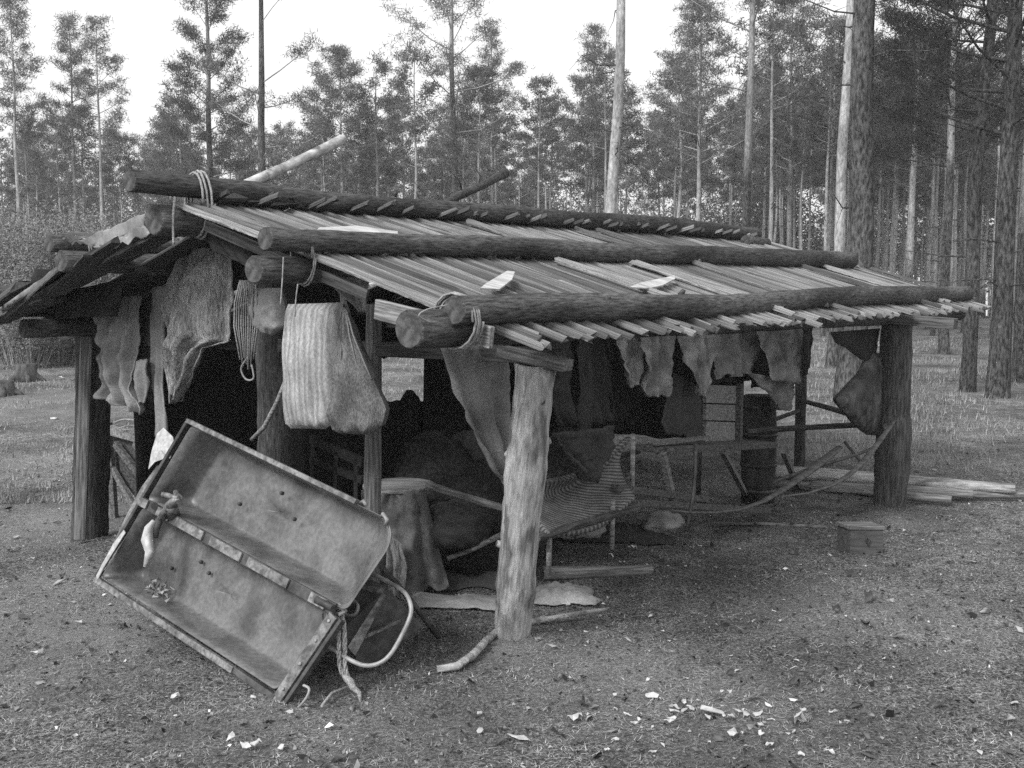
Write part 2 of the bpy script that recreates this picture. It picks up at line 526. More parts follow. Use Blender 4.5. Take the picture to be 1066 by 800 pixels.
def build_ground():
    N = 460
    def axis(a, c, lo, hi):
        t = np.linspace(math.asinh((lo - c) / a), math.asinh((hi - c) / a), N)
        return c + a * np.sinh(t)
    xs, ys = axis(3.2, -.2, -420, 420), axis(3.0, 5.6, -60, 700)
    vs = [(x, y, ground_z(x, y)) for y in ys for x in xs]
    i = np.arange(N - 1)
    a = (i[:, None] * N + i[None, :]).ravel()
    idx = np.stack([a, a + 1, a + N + 1, a + N], 1).ravel()
    me = fast_mesh('ground', vs, 4, idx)
    me.polygons.foreach_set('use_smooth', [True] * len(me.polygons))
    me.materials.append(ground_material())
    o = bpy.data.objects.new('ground', me)
    place(o, Matrix())
    o['kind'] = 'structure'
build_ground()

# ------------------------------------------------------------------ the shelter
SHW = Matrix.Translation(H(0, 0, 0)) @ Matrix.Rotation(math.pi / 2 - AZ, 4, 'Z')
shelter = bpy.data.objects.new('open_shelter', None)
place(shelter, SHW)
tag(shelter, 'low open log shelter with board gable roof weighted by long poles', 'shelter')
LOGM = [M['bark'], M['cut']]
VR, ZR, SL = 1.4, 2.06, 0.30                 # ridge place, height, roof slope
def roof_z(v):
    return ZR - SL * abs(v - VR)
ridge_log = make_log('ridge_log', H(-1.0, VR, 2.155), H(5.75, VR, 2.14), .056, .066, LOGM, shelter, knots=5, wob=.03)
make_log('ridge_pole', H(-.86, VR + .02, 1.985), H(5.6, VR, 1.965), .075, .07, LOGM, shelter)
make_log('ridge_pole_stub', H(5.25, VR - .13, 2.06), H(5.72, VR - .12, 2.05), .05, .05, LOGM, shelter)
make_log('weight_log', H(-.95, .55, 1.875), H(5.9, .55, 1.885), .05, .078, LOGM, shelter, knots=4, wob=.02)
eave_log = make_log('weight_log', H(-.9, -.42, 1.592), H(6.14, -.4, 1.59), .06, .07, LOGM, shelter, knots=4, wob=.02)
make_log('purlin', PV(265, 281, .62), H(5.9, .62, 1.72), .06, .06, LOGM, shelter)
make_log('purlin', PV(427, 343, -.34), H(6.1, -.36, 1.42), .074, .06, LOGM, shelter)
make_log('weight_log', PV(52, 254, 2.5), H(5.6, 2.5, 1.83), .045, .06, LOGM, shelter)
make_log('purlin', PV(64, 272, 2.35), H(5.8, 2.35, 1.7), .057, .06, LOGM, shelter)
make_log('purlin', H(-.5, 3.2, 1.42), H(5.8, 3.2, 1.42), .055, .055, LOGM, shelter)
make_log('weight_log', PV(-20, 306, 3.3), H(5.8, 3.3, 1.6), .045, .055, LOGM, shelter)

# posts
PM = [M['post'], M['cut']]
PD = [M['post_dark'], M['cut']]
front_post = make_log('post', G(530, 680, -.08), PU(557, 379, -.16), .088, .092, PM, shelter, sides=18, jit=.05, step=.05, knots=7, wob=.035)
left_post = make_log('post', G(93, 570, -.06), PU(97, 338, 0), .115, .105, PD, shelter, sides=18, jit=.05, step=.07, wob=.015)
make_log('post', G(925, 536, -.06), H(4.25, -.42, 1.46), .125, .115, PD, shelter, sides=18, jit=.05, step=.07, wob=.015)
make_log('post', H(0, 1.62, -.06) , H(0, 1.55, 1.85), .11, .1, LOGM, shelter, sides=16, jit=.06, step=.07)
make_log('post', PU(385, 515, -.05) - Vector((0, 0, .55)), PU(390, 318, -.05), .045, .04, [M['plank'], M['cut']], shelter, sides=8, jit=.06)
make_log('post', H(5.45, .8, -.06), H(5.45, .8, 1.75), .05, .045, PD, shelter, sides=10)
make_log('post', H(5.4, 3.2, -.06), H(5.4, 3.2, 1.4), .09, .09, PD, shelter)
make_log('post', H(1.9, 3.2, -.06), H(1.9, 3.2, 1.4), .09, .09, PD, shelter)
make_log('post', H(2.6, 1.4, -.06), H(2.6, 1.4, 1.93), .08, .07, PD, shelter)
# peeled pale strip on the left post: a split face
mb = MB()
pa, pb = PU(80, 563, -.1), PU(87, 350, -.1)
mb.beam(pa + Vector((.02, 0, 0)), pb + Vector((.02, 0, 0)), .075, .05, up=(0.2, -1, 0))
mb.build('bark_strip', M['plank'], left_post, mw=frame_x(pa, pb), bevel=.015)
# cap and cross boards
mb = MB(); mb.beam(PU(522, 366, -.2), PV(592, 381, -.42), .11, .05); mb.build('cap_board', M['plank'], shelter, mw=frame_x(PU(522, 366, -.2), PV(592, 381, -.42)), bevel=.006)
def board_part(name, p, q, w, h, m, up=(0, 0, 1), parent=shelter):
    b_ = MB(); b_.beam(p, q, w, h, up); return b_.build(name, m, parent, mw=frame_x(p, q), bevel=.004)
board_part('cross_beam', H(4.18, 1.2, 1.52), H(4.14, -.86, 1.40), .1, .075, M['board_dark'])
board_part('cross_beam', H(-.02, 3.35, 1.35), H(-.02, -.3, 1.37), .09, .07, M['board_dark'])
board_part('cross_beam', H(2.6, 3.3, 1.36), H(2.6, .2, 1.45), .08, .08, M['board_dark'])
board_part('verge_board', PV(392, 322, .2) , PV(512, 352, -.5), .025, .085, M['plank'])
board_part('verge_board', H(-.66, 1.3, 1.96), H(-.66, .25, 1.64), .02, .05, M['board_dark'])
board_part('rail', PV(62, 352, 3.45), PV(102, 338, 3.3), .05, .06, M['plank'])
board_part('rail', PU(118, 322, .3), PU(178, 300, .3), .05, .06, M['board_dark'])
make_log('rail', H(3.35, .35, .62), H(4.35, -.3, .62) , .022, .022, PD, shelter, sides=8)
make_log('rail', H(3.3, .65, .5), H(5.45, .8, .55), .02, .02, PD, shelter, sides=8)
make_log('rail', H(4.15, -.38, .63), H(5.4, .78, .64), .022, .022, PD, shelter, sides=8)

# roof boards, each its own piece; a few shared shapes
def board_mesh(k, L=2.0):
    rs = random.Random(100 + k)
    w = 1.0
    n = 7
    vs, fs = [], []
    prof = [(-.5, -.011), (-.5, -.002), (-.3, .017), (0, .027 + rs.uniform(0, .008)), (.3, .017), (.5, -.002), (.5, -.011)]
    m = len(prof)
    tw = rs.uniform(-.25, .25)
    for i in range(n + 1):
        x = i / n
        sh = .10 * noise.noise((x * 2.2, k * 3.1, 0))
        wd = (1 + .22 * noise.noise((x * 3, k * 1.7, 5)))
        lift = .012 * noise.noise((x * 1.8, k, 8)) + (.012 * rs.random() * (x ** 6))
        for (y, z) in prof:
            ex = (rs.uniform(-.012, .012) if i in (0, n) else 0)
            vs.append((x + ex, y * wd + sh, z + lift + y * tw * (x - .5) * .05 + rs.uniform(-.0012, .0012)))
    for i in range(n):
        for j in range(m):
            j2 = (j + 1) % m
            fs.append((i * m + j, (i + 1) * m + j, (i + 1) * m + j2, i * m + j2))
    fs.append(list(range(m))); fs.append([n * m + j for j in reversed(range(m))])
    me = bpy.data.meshes.new('roof_board')
    me.from_pydata(vs, [], fs)
    return me
BV = [board_mesh(k) for k in range(14)]
for me in BV:
    me.materials.append(M['board'])
def roof_board(u, v0, v1, width, lift, me, skew=0.0, tilt=0.0, sidev=1, zoff=0.0):
    """board from v0 (upper) to v1 (lower), local x down the slope"""
    p, q = H(u, v0, roof_z(v0) + zoff), H(u + skew, v1, roof_z(v1) + lift)
    mw = frame_x(p, q)
    L = (q - p).length
    o = bpy.data.objects.new('roof_board', me)
    mw = mw @ Matrix.Rotation(tilt, 4, 'X') @ Matrix.Diagonal((L, width, .62, 1))
    return place(o, mw, shelter)
u = -.70
while u < 6.3:                                 # lower course
    w = random.uniform(.03, .058)
    v1 = random.uniform(-.62, -.54) - (.05 if random.random() < .12 else 0)
    roof_board(u, random.uniform(.62, .8), v1, w, random.uniform(-.008, .01), random.choice(BV), random.gauss(0, .05), random.uniform(-.3, .3), zoff=.0)
    u += w * random.uniform(1.05, 1.55)
u = -.74
while u < 6.1:                                 # upper course over it
    w = random.uniform(.03, .058)
    roof_board(u, random.uniform(1.38, 1.43), random.uniform(.53, .57), w, random.uniform(.016, .026), random.choice(BV), random.gauss(0, .045), random.uniform(-.3, .3), zoff=.004)
    u += w * random.uniform(1.05, 1.55)
for i in range(14):                            # loose battens lying over the joints
    u = random.uniform(-.6, 6.2); v0 = random.choice((random.uniform(1.25, 1.36), random.uniform(.42, .5)))
    roof_board(u, v0, v0 - (random.uniform(.7, .8) if v0 > 1 else random.uniform(.85, 1.1)), random.uniform(.03, .055), .045, random.choice(BV), random.uniform(-.06, .06), random.uniform(-.2, .2), zoff=.04)
BL = [m.copy() for m in BV[:6]]
for me in BL:
    me.materials.clear(); me.materials.append(M['board_dark'])
for i in range(9):                             # broken boards and slabs sticking out of the left verge
    uu, v0 = random.uniform(-.74, -.46), random.uniform(1.8, 2.9)
    p = H(uu, v0, roof_z(v0) + random.uniform(-.02, .05)); v1 = v0 + random.uniform(.4, .9)
    q = H(uu + random.uniform(-.15, .12), v1, roof_z(v1) + random.uniform(-.06, .03))
    o = bpy.data.objects.new('roof_board', random.choice(BL))
    place(o, frame_x(p, q) @ Matrix.Rotation(random.uniform(-.5, .5), 4, 'X') @ Matrix.Diagonal(((q - p).length, random.uniform(.06, .16), 1, 1)), shelter)
u = -.45
while u < 5.9:                                 # far slope, tips crossing over the ridge
    w = random.uniform(.13, .19)
    q = H(u + random.uniform(-.05, .05), random.uniform(3.35, 3.6), 0); q.z = roof_z(3.45)
    p = H(u, VR - random.uniform(-.02, .07), 0); p.z = ZR + .03 + SL * (VR - UVZ(p)[1]) * .8
    mw = frame_x(p, q)
    o = bpy.data.objects.new('roof_board', random.choice(BL))
    place(o, mw @ Matrix.Rotation(random.uniform(-.1, .1), 4, 'X') @ Matrix.Diagonal(((q - p).length, w, 1, 1)), shelter)
    u += w * random.uniform(.95, 1.15)
for i in range(36):                            # thin lath tips standing out under the ridge log
    u = -.5 + i * .17 + random.uniform(-.07, .07)
    p, q = H(u, VR + .5, roof_z(VR + .5) + .03), H(u + random.uniform(-.1, .1), VR - random.uniform(.09, .2), 0)
    q.z = ZR + .055 + random.uniform(0, .02)
    o = bpy.data.objects.new('roof_lath', random.choice(BV if i % 2 else BL))
    place(o, frame_x(p, q) @ Matrix.Diagonal(((q - p).length, random.uniform(.018, .04), .6, 1)), shelter)
# curled tin and tar paper at the left verge
ND = -UU
cloth('roof_sheet', [(112, 262), (60, 276), (32, 300), (4, 318)], [(165, 245), (120, 268), (72, 300), (14, 323)], lambda x, y: PU(x, y, -.62), Vector((0, 0, 1)), M['tin'], amp=.012, thick=.004, parent=shelter)
cloth('roof_sheet', [(36, 280), (30, 300), (24, 312)], [(78, 280), (62, 296), (34, 316)], lambda x, y: PU(x, y, -.48), Vector((0, -1, 0)), M['tar'], amp=.008, thick=.004, parent=shelter)
cloth('roof_sheet', [(80, 252), (95, 258), (110, 262)], [(152, 222), (150, 233), (158, 243)], lambda x, y: PU(x, y, -.66), Vector((0, 0, 1)), M['tin'], amp=.012, thick=.004, parent=shelter)
cloth('roof_sheet', [(62, 243), (66, 250), (72, 255)], [(122, 241), (112, 248), (98, 252)], lambda x, y: PV(x, y, 2.44), Vector((0, 0, 1)), M['canvas'], amp=.01, thick=.004, parent=shelter)
cloth('roof_sheet', [(2, 318), (2, 330)], [(130, 290), (120, 330)], lambda x, y: PU(x, y, -.4), -UU, M['tar'], amp=.015, thick=.006, parent=shelter)
cloth('roof_sheet', [(330, 285), (345, 296), (372, 324)], [(384, 290), (384, 306), (382, 326)], lambda x, y: PU(x, y, -.5), -UU, M['tin'], amp=.012, thick=.005, parent=shelter, rag=.2)
cloth('roof_sheet', [(200, 232), (225, 262)], [(262, 262), (262, 280)], lambda x, y: PU(x, y, -.6), -UU, M['tar'], amp=.01, thick=.005, parent=shelter)

def coil(centre, axis, r, turns, thick, name, m, parent, spread=.03, sq=1.0):
    axis = Vector(axis).normalized()
    s = axis.cross(Vector((0, 0, 1))).normalized(); b = s.cross(axis)
    pts = []
    n = int(turns * 16)
    for i in range(n + 1):
        a = 2 * math.pi * i / 16
        rr = r * (1 + .1 * noise.noise((i * .2, r * 40, 0)))
        pts.append(Vector(centre) + axis * (spread * (i / n - .5) + .01 * noise.noise((i * .3, 3, r))) + s * math.cos(a) * rr * sq + b * math.sin(a) * rr)
    mb = MB(); mb.tube(pts, thick, 6)
    return mb.build(name, m, parent)
coil(H(-.62, VR, 2.07), UU, .16, 3, .006, 'binding_wire', M['rope'], shelter, .07, .5)
coil(H(-.84, -.38, 1.55), UU, .105, 4, .005, 'binding_wire', M['wire'], shelter, .06)
coil(H(-.72, .58, 1.8), UU, .12, 2, .004, 'binding_wire', M['wire'], shelter, .02, .6)
coil(PV(88, 266, 2.42), UU, .09, 2, .004, 'binding_wire', M['wire'], shelter, .03, .8)
def hang(name, pix, fn, r, m, parent=None, sides=6, root=None):
    mb = MB(); mb.tube(smooth([fn(*p) for p in pix]), r, sides)
    return mb.build(name, m, parent)
hang('wire_end', [(448, 336), (436, 329), (446, 322), (466, 318)], lambda x, y: PV(x, y, -.5), .003, M['wire'], shelter)
hang('wire_end', [(295, 268), (294, 290), (292, 318)], lambda x, y: PV(x, y, .5), .003, M['wire'], shelter)
hang('wire_end', [(310, 296), (308, 312), (307, 330)], lambda x, y: PV(x, y, .5), .003, M['wire'], shelter)
hang('wire_end', [(182, 205), (180, 230), (181, 255)], lambda x, y: PV(x, y, VR - .05), .006, M['rope'], shelter)

# ------------------------------------------------------------------ things on the roof
def single(name, mb, m, label, cat, group=None, **k):
    return tag(mb.build(name, m, **k), label, cat, group)
o = make_log('birch_pole', PV(228, 205, 1.62), PV(357, 145, 1.62), .026, .03, [M['birch'], M['cut']], sides=10)
tag(o, 'pale birch pole sticking up past the ridge of the shelter roof', 'pole')
mb = MB(); mb.tube([PV(452, 219, 1.66), PV(478, 204, 1.66), PV(505, 192, 1.66), PV(527, 180, 1.66)], [.02, .026, .028, .03], 7, jit=.2)
mb.tube([PV(497, 196, 1.66), PV(500, 184, 1.66), PV(496, 176, 1.66)], [.008, .006, .003], 5)
mb.tube([PV(482, 203, 1.66), PV(478, 188, 1.66), PV(468, 178, 1.66)], [.006, .005, .002], 5)
single('dead_branch', mb, M['post_dark'], 'short dark dead branch poking up behind the ridge log', 'branch')
def splint(pix, v, dv, label, lift=.03):
    """flat split piece lying on the near roof slope; pixel outline meets the slope plane"""
    def on_roof(x, y):
        r = ray(x, y)
        # plane z = ZR - SL*(VR - v)
        a = r.z - SL * r.dot(VV)
        b_ = ZR + lift - SL * VR - EYE + SL * (EYEP - F0).dot(VV)
        return EYEP + r * (b_ / a)
    b = MB()
    top = [on_roof(*p) for p in pix]
    n = len(top)
    nn = Vector((0, 0, 1)) - VV * SL
    nn.normalize()
    lo = [p - nn * .008 for p in top]
    b.add(top + lo, [list(range(n)), [n + i for i in reversed(range(n))]] + [(i, n + i, n + (i + 1) % n, (i + 1) % n) for i in range(n)])
    return single('wood_splint', b, M['fresh'], label, 'wood')
splint([(328, 242), (332, 237), (372, 235), (414, 241), (414, 246), (370, 247)], 0, 0, 'long pale wood splint lying along the middle roof log', .06)
splint([(500, 300), (506, 295), (528, 282), (536, 283), (533, 291), (520, 301)], 0, 0, 'short pale wood splint tilted against the eave log', .06)
splint([(655, 299), (668, 294), (702, 287), (703, 290), (690, 297), (676, 300)], 0, 0, 'pointed white wood splint lying flat above the eave log', .06)

# ------------------------------------------------------------------ the open double metal tray leaning by the gable
br = G(287, 727, .0)
bl = D(100, 603, 5.42)
tr = D(412, 541, 4.50)
tl = D(197, 438, 5.36)
nrm_t = ((br - bl) + (tr - tl)).cross((tl - bl) + (tr - br)).normalized()
if nrm_t.dot(EYEP - br) < 0:
    nrm_t = -nrm_t
def T(s, t, d=0.0):
    p = (bl * (1 - s) + br * s) * (1 - t) + (tl * (1 - s) + tr * s) * t
    return p - nrm_t * d
LS, LT = ((br - bl).length + (tr - tl).length) / 2, ((tl - bl).length + (tr - br).length) / 2
tray = thing('metal_double_tray', (T(.6, 0).x, T(.6, 0).y, 0), 'open double tray of grey painted sheet metal tipped up beside the shelter', 'metal tray')
def trough(t0, t1, ins, depth, s0=.02, s1=.985, rr_=.03):
    """one pressed trough: rim loop, filleted wall, floor"""
    N = 12                                       # points per side
    def loop(f):                                 # f 0 = rim, 1 = floor edge
        a0, a1 = s0 + ins[0] / LS * f, s1 - ins[1] / LS * f
        b0, b1 = t0 + ins[2] / LT * f, t1 - ins[3] / LT * f
        pts = []
        for (sx, sy, a_) in ((1, 1, 0), (-1, 1, 90), (-1, -1, 180), (1, -1, 270)):
            r_ = (rr_ if (sx, sy) == (1, 1) else .03) + .03 * f
            rs, rt = r_ / LS, r_ / LT
            cx = a1 - rs if sx > 0 else a0 + rs
            cy = b1 - rt if sy > 0 else b0 + rt
            for k in range(N):
                ang = math.radians(a_ + 90 * k / (N - 1))
                pts.append((cx + rs * math.cos(ang), cy + rt * math.sin(ang)))
        return pts
    b = MB()
    fr = [(0, 0), (.25, .3), (.5, .62), (.7, .84), (.86, .95), (1, 1)]
    vs = []
    for (f, d) in fr:
        for (s, t) in loop(f):
            vs.append(T(s, t, depth * d + .003))
    n = 4 * N
    fs = []
    for i in range(len(fr) - 1):
        for k in range(n):
            k2 = (k + 1) % n
            fs.append((i * n + k, i * n + k2, (i + 1) * n + k2, (i + 1) * n + k))
    # floor: rings shrinking to the middle, slightly dented
    lp = loop(1)
    cs, ct = (s0 + s1 + (ins[0] - ins[1]) / LS) / 2, (t0 + t1 + (ins[2] - ins[3]) / LT) / 2
    base = (len(fr) - 1) * n
    rings = (.93, .8, .62, .42, .2, .0005)
    for ri, k_ in enumerate(rings):
        for (s_, t_) in lp:
            s2, t2 = cs + (s_ - cs) * k_, ct + (t_ - ct) * k_
            vs.append(T(s2, t2, depth + .006 + .007 * noise.noise((s2 * 6, t2 * 5, 2)) * min(1, k_ * 3)))
        for k in range(n):
            k2 = (k + 1) % n
            fs.append((base + ri * n + k, base + ri * n + k2, base + (ri + 1) * n + k2, base + (ri + 1) * n + k))
    b.add(vs, fs, 0, True)
    return b.build('trough', M['steel'], tray, solid=.004)
trough(.515, .985, (.05, .26, .05, .05), .2, s1=1.035, rr_=.14)
trough(.03, .475, (.05, .12, .05, .05), .17)
def tbar(name, a, b_, w, h, m, off=0.0, parent=tray, bev=.003):
    p, q = T(a[0], a[1], -off), T(b_[0], b_[1], -off)
    mb = MB(); mb.beam(p, q, w, h, up=nrm_t)
    return mb.build(name, m, parent, bevel=bev)
tbar('rim', (-.005, .995), (.84, .995), .022, .03, M['steel_rim'])
tbar('rim', (.0, .0), (.80, .0), .03, .028, M['steel_rim'])
tbar('rim', (.805, .005), (1.0, .0), .028, .032, M['steel_dark'])
tbar('rim', (.0, .52), (.0, .99), .02, .028, M['steel_dark'])
tbar('rim', (.0, .01), (.0, .48), .02, .028, M['steel_dark'])
bar = tbar('hinge_bar', (-.005, .495), (1.0, .495), .05, .018, M['steel_dark'])
for (a, b_) in ((.0, .05), (.11, .18), (.22, .37), (.41, .57), (.605, .80), (.9, .97)):
    tbar('hinge_plate', (a, .497), (b_, .497), .042, .012, M['steel_rim'], .016, bar, .002)
plate = tbar('end_plate', (1.01, -.01), (1.01, .47), .05, .022, M['steel_rim'])
plate2 = tbar('end_plate', (1.045, -.01), (1.045, .47), .018, .03, M['steel_dark'])
def stud(p, r, parent, m, nrm=None, hgt=.008):
    nrm = nrm_t if nrm is None else nrm
    mb = MB(); mb.tube([p, p + nrm * hgt * .6, p + nrm * hgt], [r, r, r * .6], 8)
    return mb.build('rivet', m, parent)
for t in (.06, .2, .33, .44):
    stud(T(1.012, t, -.011), .008, plate, M['tubing'])
for (s, t) in ((.3, .33), (.36, .3), (.31, .7), (.56, .76), (.19, .22), (.45, .85)):
    stud(T(s, t, .16), .009, tray, M['steel_dark'], hgt=.02)
# torn outer skin on the left
def skin(name, pts, m, d=.05, back=.0):
    b = MB()
    top = [T(s, t, d + back * k) for k, (s, t) in enumerate(pts)]
    n = len(top)
    c = sum(top, Vector()) / n
    b.add(top + [c], [(i, (i + 1) % n, n) for i in range(n)], 0, False)
    return b.build(name, m, tray, solid=.004)
def TPS(pts, d):
    r0 = []
    for (x, y) in pts:
        r = ray(x, y)
        r0.append(EYEP + r * ((T(.2, .5).dot(nrm_t) + d - EYEP.dot(nrm_t)) / r.dot(nrm_t)))
    return r0
def skinpx(name, pts, m, d, crease=0.02):
    b = MB()
    top = TPS(pts, d)
    n = len(top)
    top = [p + nrm_t * random.uniform(-crease, crease) for p in top]
    c = sum(top, Vector()) / n
    b.add(top + [c + nrm_t * crease], [(i, (i + 1) % n, n) for i in range(n)], 0, False)
    return b.build(name, m, tray, solid=.004)
skinpx('outer_skin', [(101, 601), (108, 585), (120, 562), (134, 535), (148, 508), (163, 485), (176, 482), (168, 496), (152, 522), (134, 556), (116, 588)], M['steel_rim'], -.03, .008)
skinpx('torn_flap', [(155, 489), (158, 470), (164, 452), (172, 446), (180, 455), (183, 464), (179, 478), (171, 477), (163, 482)], M['cloth_light'], .0, .012)
skinpx('torn_flap', [(100, 600), (106, 588), (118, 566), (129, 552), (131, 555), (120, 572), (108, 592), (102, 603)], M['cloth_light'], .02, .004)
# clamp with knob and rag on the bar's left end
def TP(x, y, d=0.0):                              # pixel onto the tray plane, d in front of it
    r = ray(x, y)
    return EYEP + r * ((T(.2, .5).dot(nrm_t) + d - EYEP.dot(nrm_t)) / r.dot(nrm_t))
clamp = MB()
clamp.tube([TP(180, 536, .0), TP(178, 526, .05)], [.035, .03], 10)
clamp.tube([TP(166, 541, .03), TP(178, 526, .05), TP(186, 517, .06)], [.016, .024, .02], 10)
clamp.tube([TP(170, 515, .06), TP(186, 519, .07)], [.014, .012], 8)
clamp.tube([TP(183, 512, .05), TP(185, 523, .07)], [.012, .014], 8)
clamp.build('clamp', M['steel_rim'], tray)
mb = MB(); mb.tube([TP(161, 527, .02), TP(161, 527, .035)], .018, 10); mb.build('bolt_head', M['steel_dark'], tray)
mb = MB(); mb.tube([TP(166, 541, .03), TP(162, 550, .03), TP(161, 560, .03)], [.018, .022, .016], 8); mb.build('clamp_screw', M['steel_dark'], tray)
mb = MB(); mb.tube([TP(160, 542, .05), TP(155, 550, .055), TP(153, 562, .055), TP(156, 575, .05), TP(151, 590, .045)], [.02, .036, .042, .036, .016], 9, jit=.28, flat=.55)
o = mb.build('rag', M['paper']); tag(o, 'white rag tied to the clamp of the metal tray', 'rag')
# dents, latches
mb = MB(); mb.tube([T(.95, .985, -.0), T(.96, 1.0, -.02), T(.985, .985, -.02), T(.98, .955, -.0)], .009, 6); mb.build('latch', M['tubing'], tray)
mb = MB(); mb.tube([T(.86, 1.0, -.01), T(.87, 1.015, -.02), T(.885, 1.0, -.01)], .009, 6); mb.build('latch', M['steel_rim'], tray)
mb = MB(); mb.tube(smooth([T(1.06, .12), T(1.085, .12), T(1.095, .08), T(1.09, .02), T(1.075, -.01), T(1.055, .0)]), .006, 6); mb.build('handle_loop', M['tubing'], tray)
mb = MB(); mb.tube([T(.93, .5, -.02), T(1.0, .5, -.015)], .016, 8, jit=.1); mb.build('hinge_knuckle', M['steel_dark'], tray)
# folded bracket box and tube handle on the right end
def Q(x, y, d):
    return D(x, y, d)
fr_ = MB()
def quad(b, pts, d, depth=.02):
    top = [Q(x, y, dd) for (x, y), dd in zip(pts, d)]
    n = len(top)
    b.add(top, [list(range(n))])
quad(fr_, [(335, 640), (372, 598), (405, 612), (370, 682), (338, 672)], [4.72, 4.85, 4.80, 4.66, 4.64])
fr_.build('bracket_panel', M['steel_dark'], tray, solid=.006)
fr_ = MB(); quad(fr_, [(362, 674), (398, 618), (402, 620), (370, 683)], [4.62, 4.72, 4.72, 4.6]); quad(fr_, [(398, 618), (368, 612), (366, 608), (400, 613)], [4.72, 4.76, 4.78, 4.74])
fr_.build('bracket_lip', M['steel_rim'], tray, solid=.008)
fr_ = MB(); quad(fr_, [(370, 682), (404, 614), (440, 652), (412, 676), (372, 700)], [4.7, 4.85, 4.95, 4.85, 4.7]); fr_.build('bracket_panel', M['steel_dark'], tray, solid=.006)
fr_ = MB(); fr_.beam(Q(379, 663, 4.7), Q(416, 646, 4.82), .015, .015); fr_.build('bracket_rib', M['steel_rim'], tray)
hp = [(381, 595), (402, 605), (420, 616), (427, 628), (427, 642), (417, 664), (406, 682), (394, 691), (380, 693), (366, 688), (348, 677), (331, 668)]
hd = [4.75, 4.68, 4.62, 4.58, 4.55, 4.5, 4.46, 4.45, 4.45, 4.48, 4.52, 4.56]
mb = MB(); mb.tube(smooth([Q(x, y, d) for (x, y), d in zip(hp, hd)], 4), .0095, 10); mb.build('tube_handle', M['tubing'], tray)
coil(Q(365, 633, 4.58), (0.2, -1, .2), .032, 1, .008, 'shackle', M['steel_rim'], tray, .0)
# rope from the tray's corner
rp = thing('rope', G(366, 722), 'knotted hemp rope hanging from the tray corner to the ground', 'rope')
for dx in (0, 6):
    mb = MB()
    pts = [Q(350 + dx * .6, 633, 4.53), Q(352 + dx, 650, 4.51), Q(353 + dx, 672, 4.5), Q(354 + dx * .9, 695, 4.49), Q(362 + dx * .3, 710, 4.49)]
    twist(mb, pts, .0095); mb.build('strand', M['rope'], rp)
mb = MB(); mb.tube([Q(347, 634, 4.52), Q(353, 631, 4.5), Q(359, 636, 4.51), Q(352, 640, 4.5)], .013, 7, jit=.1); mb.build('knot', M['rope'], rp)
mb = MB(); mb.tube([Q(358, 703, 4.49), Q(365, 710, 4.48), Q(368, 716, 4.47), Q(374, 722, 4.46), Q(375, 731, 4.44)], [.012, .018, .014, .01, .006], 7, jit=.15); mb.build('knot', M['rope'], rp)
mb = MB(); mb.tube([G(362, 715, .02), G(345, 722, .012), G(335, 735, .012)], .006, 6); mb.build('strand', M['rope'], rp)
# white scrap and a leaf clump lying in the lower trough
mb = MB(); p = T(.93, .1, .135); a = (br - bl).normalized(); b2 = (tl - bl).normalized()
mb.add([p, p + a * .035 + b2 * .03, p + a * .03 + b2 * .075, p - a * .012 + b2 * .05], [(0, 1, 2, 3)])
single('paper_scrap', mb, M['paper'], 'white paper scrap inside the lower corner of the metal tray', 'paper', solid=.002)
mb = MB()
for k in range(60):
    q = T(.22 + random.gauss(0, .025), .1 + random.gauss(0, .03), .11 + random.uniform(-.03, .02))
    dv = Vector((random.gauss(0, 1), random.gauss(0, 1), random.gauss(0, 1))).normalized()
    e2 = dv.orthogonal().normalized()
    mb.add([q - e2 * .008, q + e2 * .008, q + dv * .03], [(0, 1, 2)])
o = mb.build('leaf_litter', M['litter']); o['kind'] = 'stuff'; o['label'] = 'dry leaf litter caught in the lower tray'
# dark pole leaning between tray and table
mb = MB(); mb.tube([Q(393, 585, 5.2), Q(425, 622, 5.05), G(457, 664, .03)], .014, 7); single('iron_rod', mb, M['steel_dark'], 'dark iron rod leaning down to the ground beside the tube handle', 'rod')

# ------------------------------------------------------------------ hangings on the gable
def onu(u):
    return lambda x, y: PU(x, y, u)
def onv(v):
    return lambda x, y: PV(x, y, v)
cloth('hide', [(192, 258), (180, 288), (170, 318), (173, 345), (172, 380), (178, 402), (182, 420)], [(246, 258), (246, 290), (244, 330), (243, 356), (215, 362), (200, 388), (186, 416)], onu(-.14), -UU, M['hide'], nu=44, nv=56, folds=2.6, amp=.035, thick=.008, rag=.3, label='pale shaggy hide draped over the dark gable doorway', cat='hide', puff=.08)
cloth('rag', [(102, 312), (104, 350), (110, 385), (103, 408), (106, 412)], [(146, 308), (143, 350), (142, 400), (152, 426), (148, 432)], onu(-.14), -UU, M['canvas'], nu=36, nv=44, folds=3.5, amp=.05, thick=.006, label='bulging grey rag hanging just right of the left post', cat='rag', puff=.06, slant=2)
cloth('rag', [(138, 318), (140, 350), (140, 395), (146, 430)], [(158, 316), (157, 350), (157, 400), (155, 432)], onu(-.06), -UU, M['cloth_dark'], nu=12, nv=22, folds=1.5, amp=.03, thick=.01, label='dark narrow rag hanging between the grey rag and the hide', cat='rag')
cloth('rag', [(142, 376), (140, 395), (144, 418)], [(153, 374), (154, 395), (150, 420)], onu(-.16), -UU, M['canvas'], nu=10, nv=14, folds=1, amp=.02, thick=.012, puff=.03, label='small pale glove-like rag in front of the dark narrow rag', cat='rag')
cloth('cloth_strip', [(158, 300), (158, 340), (160, 400), (162, 455)], [(176, 296), (172, 340), (171, 400), (176, 452)], onu(-.1), -UU, M['canvas'], nu=10, nv=26, folds=1.5, amp=.02, thick=.008, label='long narrow grey cloth strip hanging left of the hide', cat='cloth')
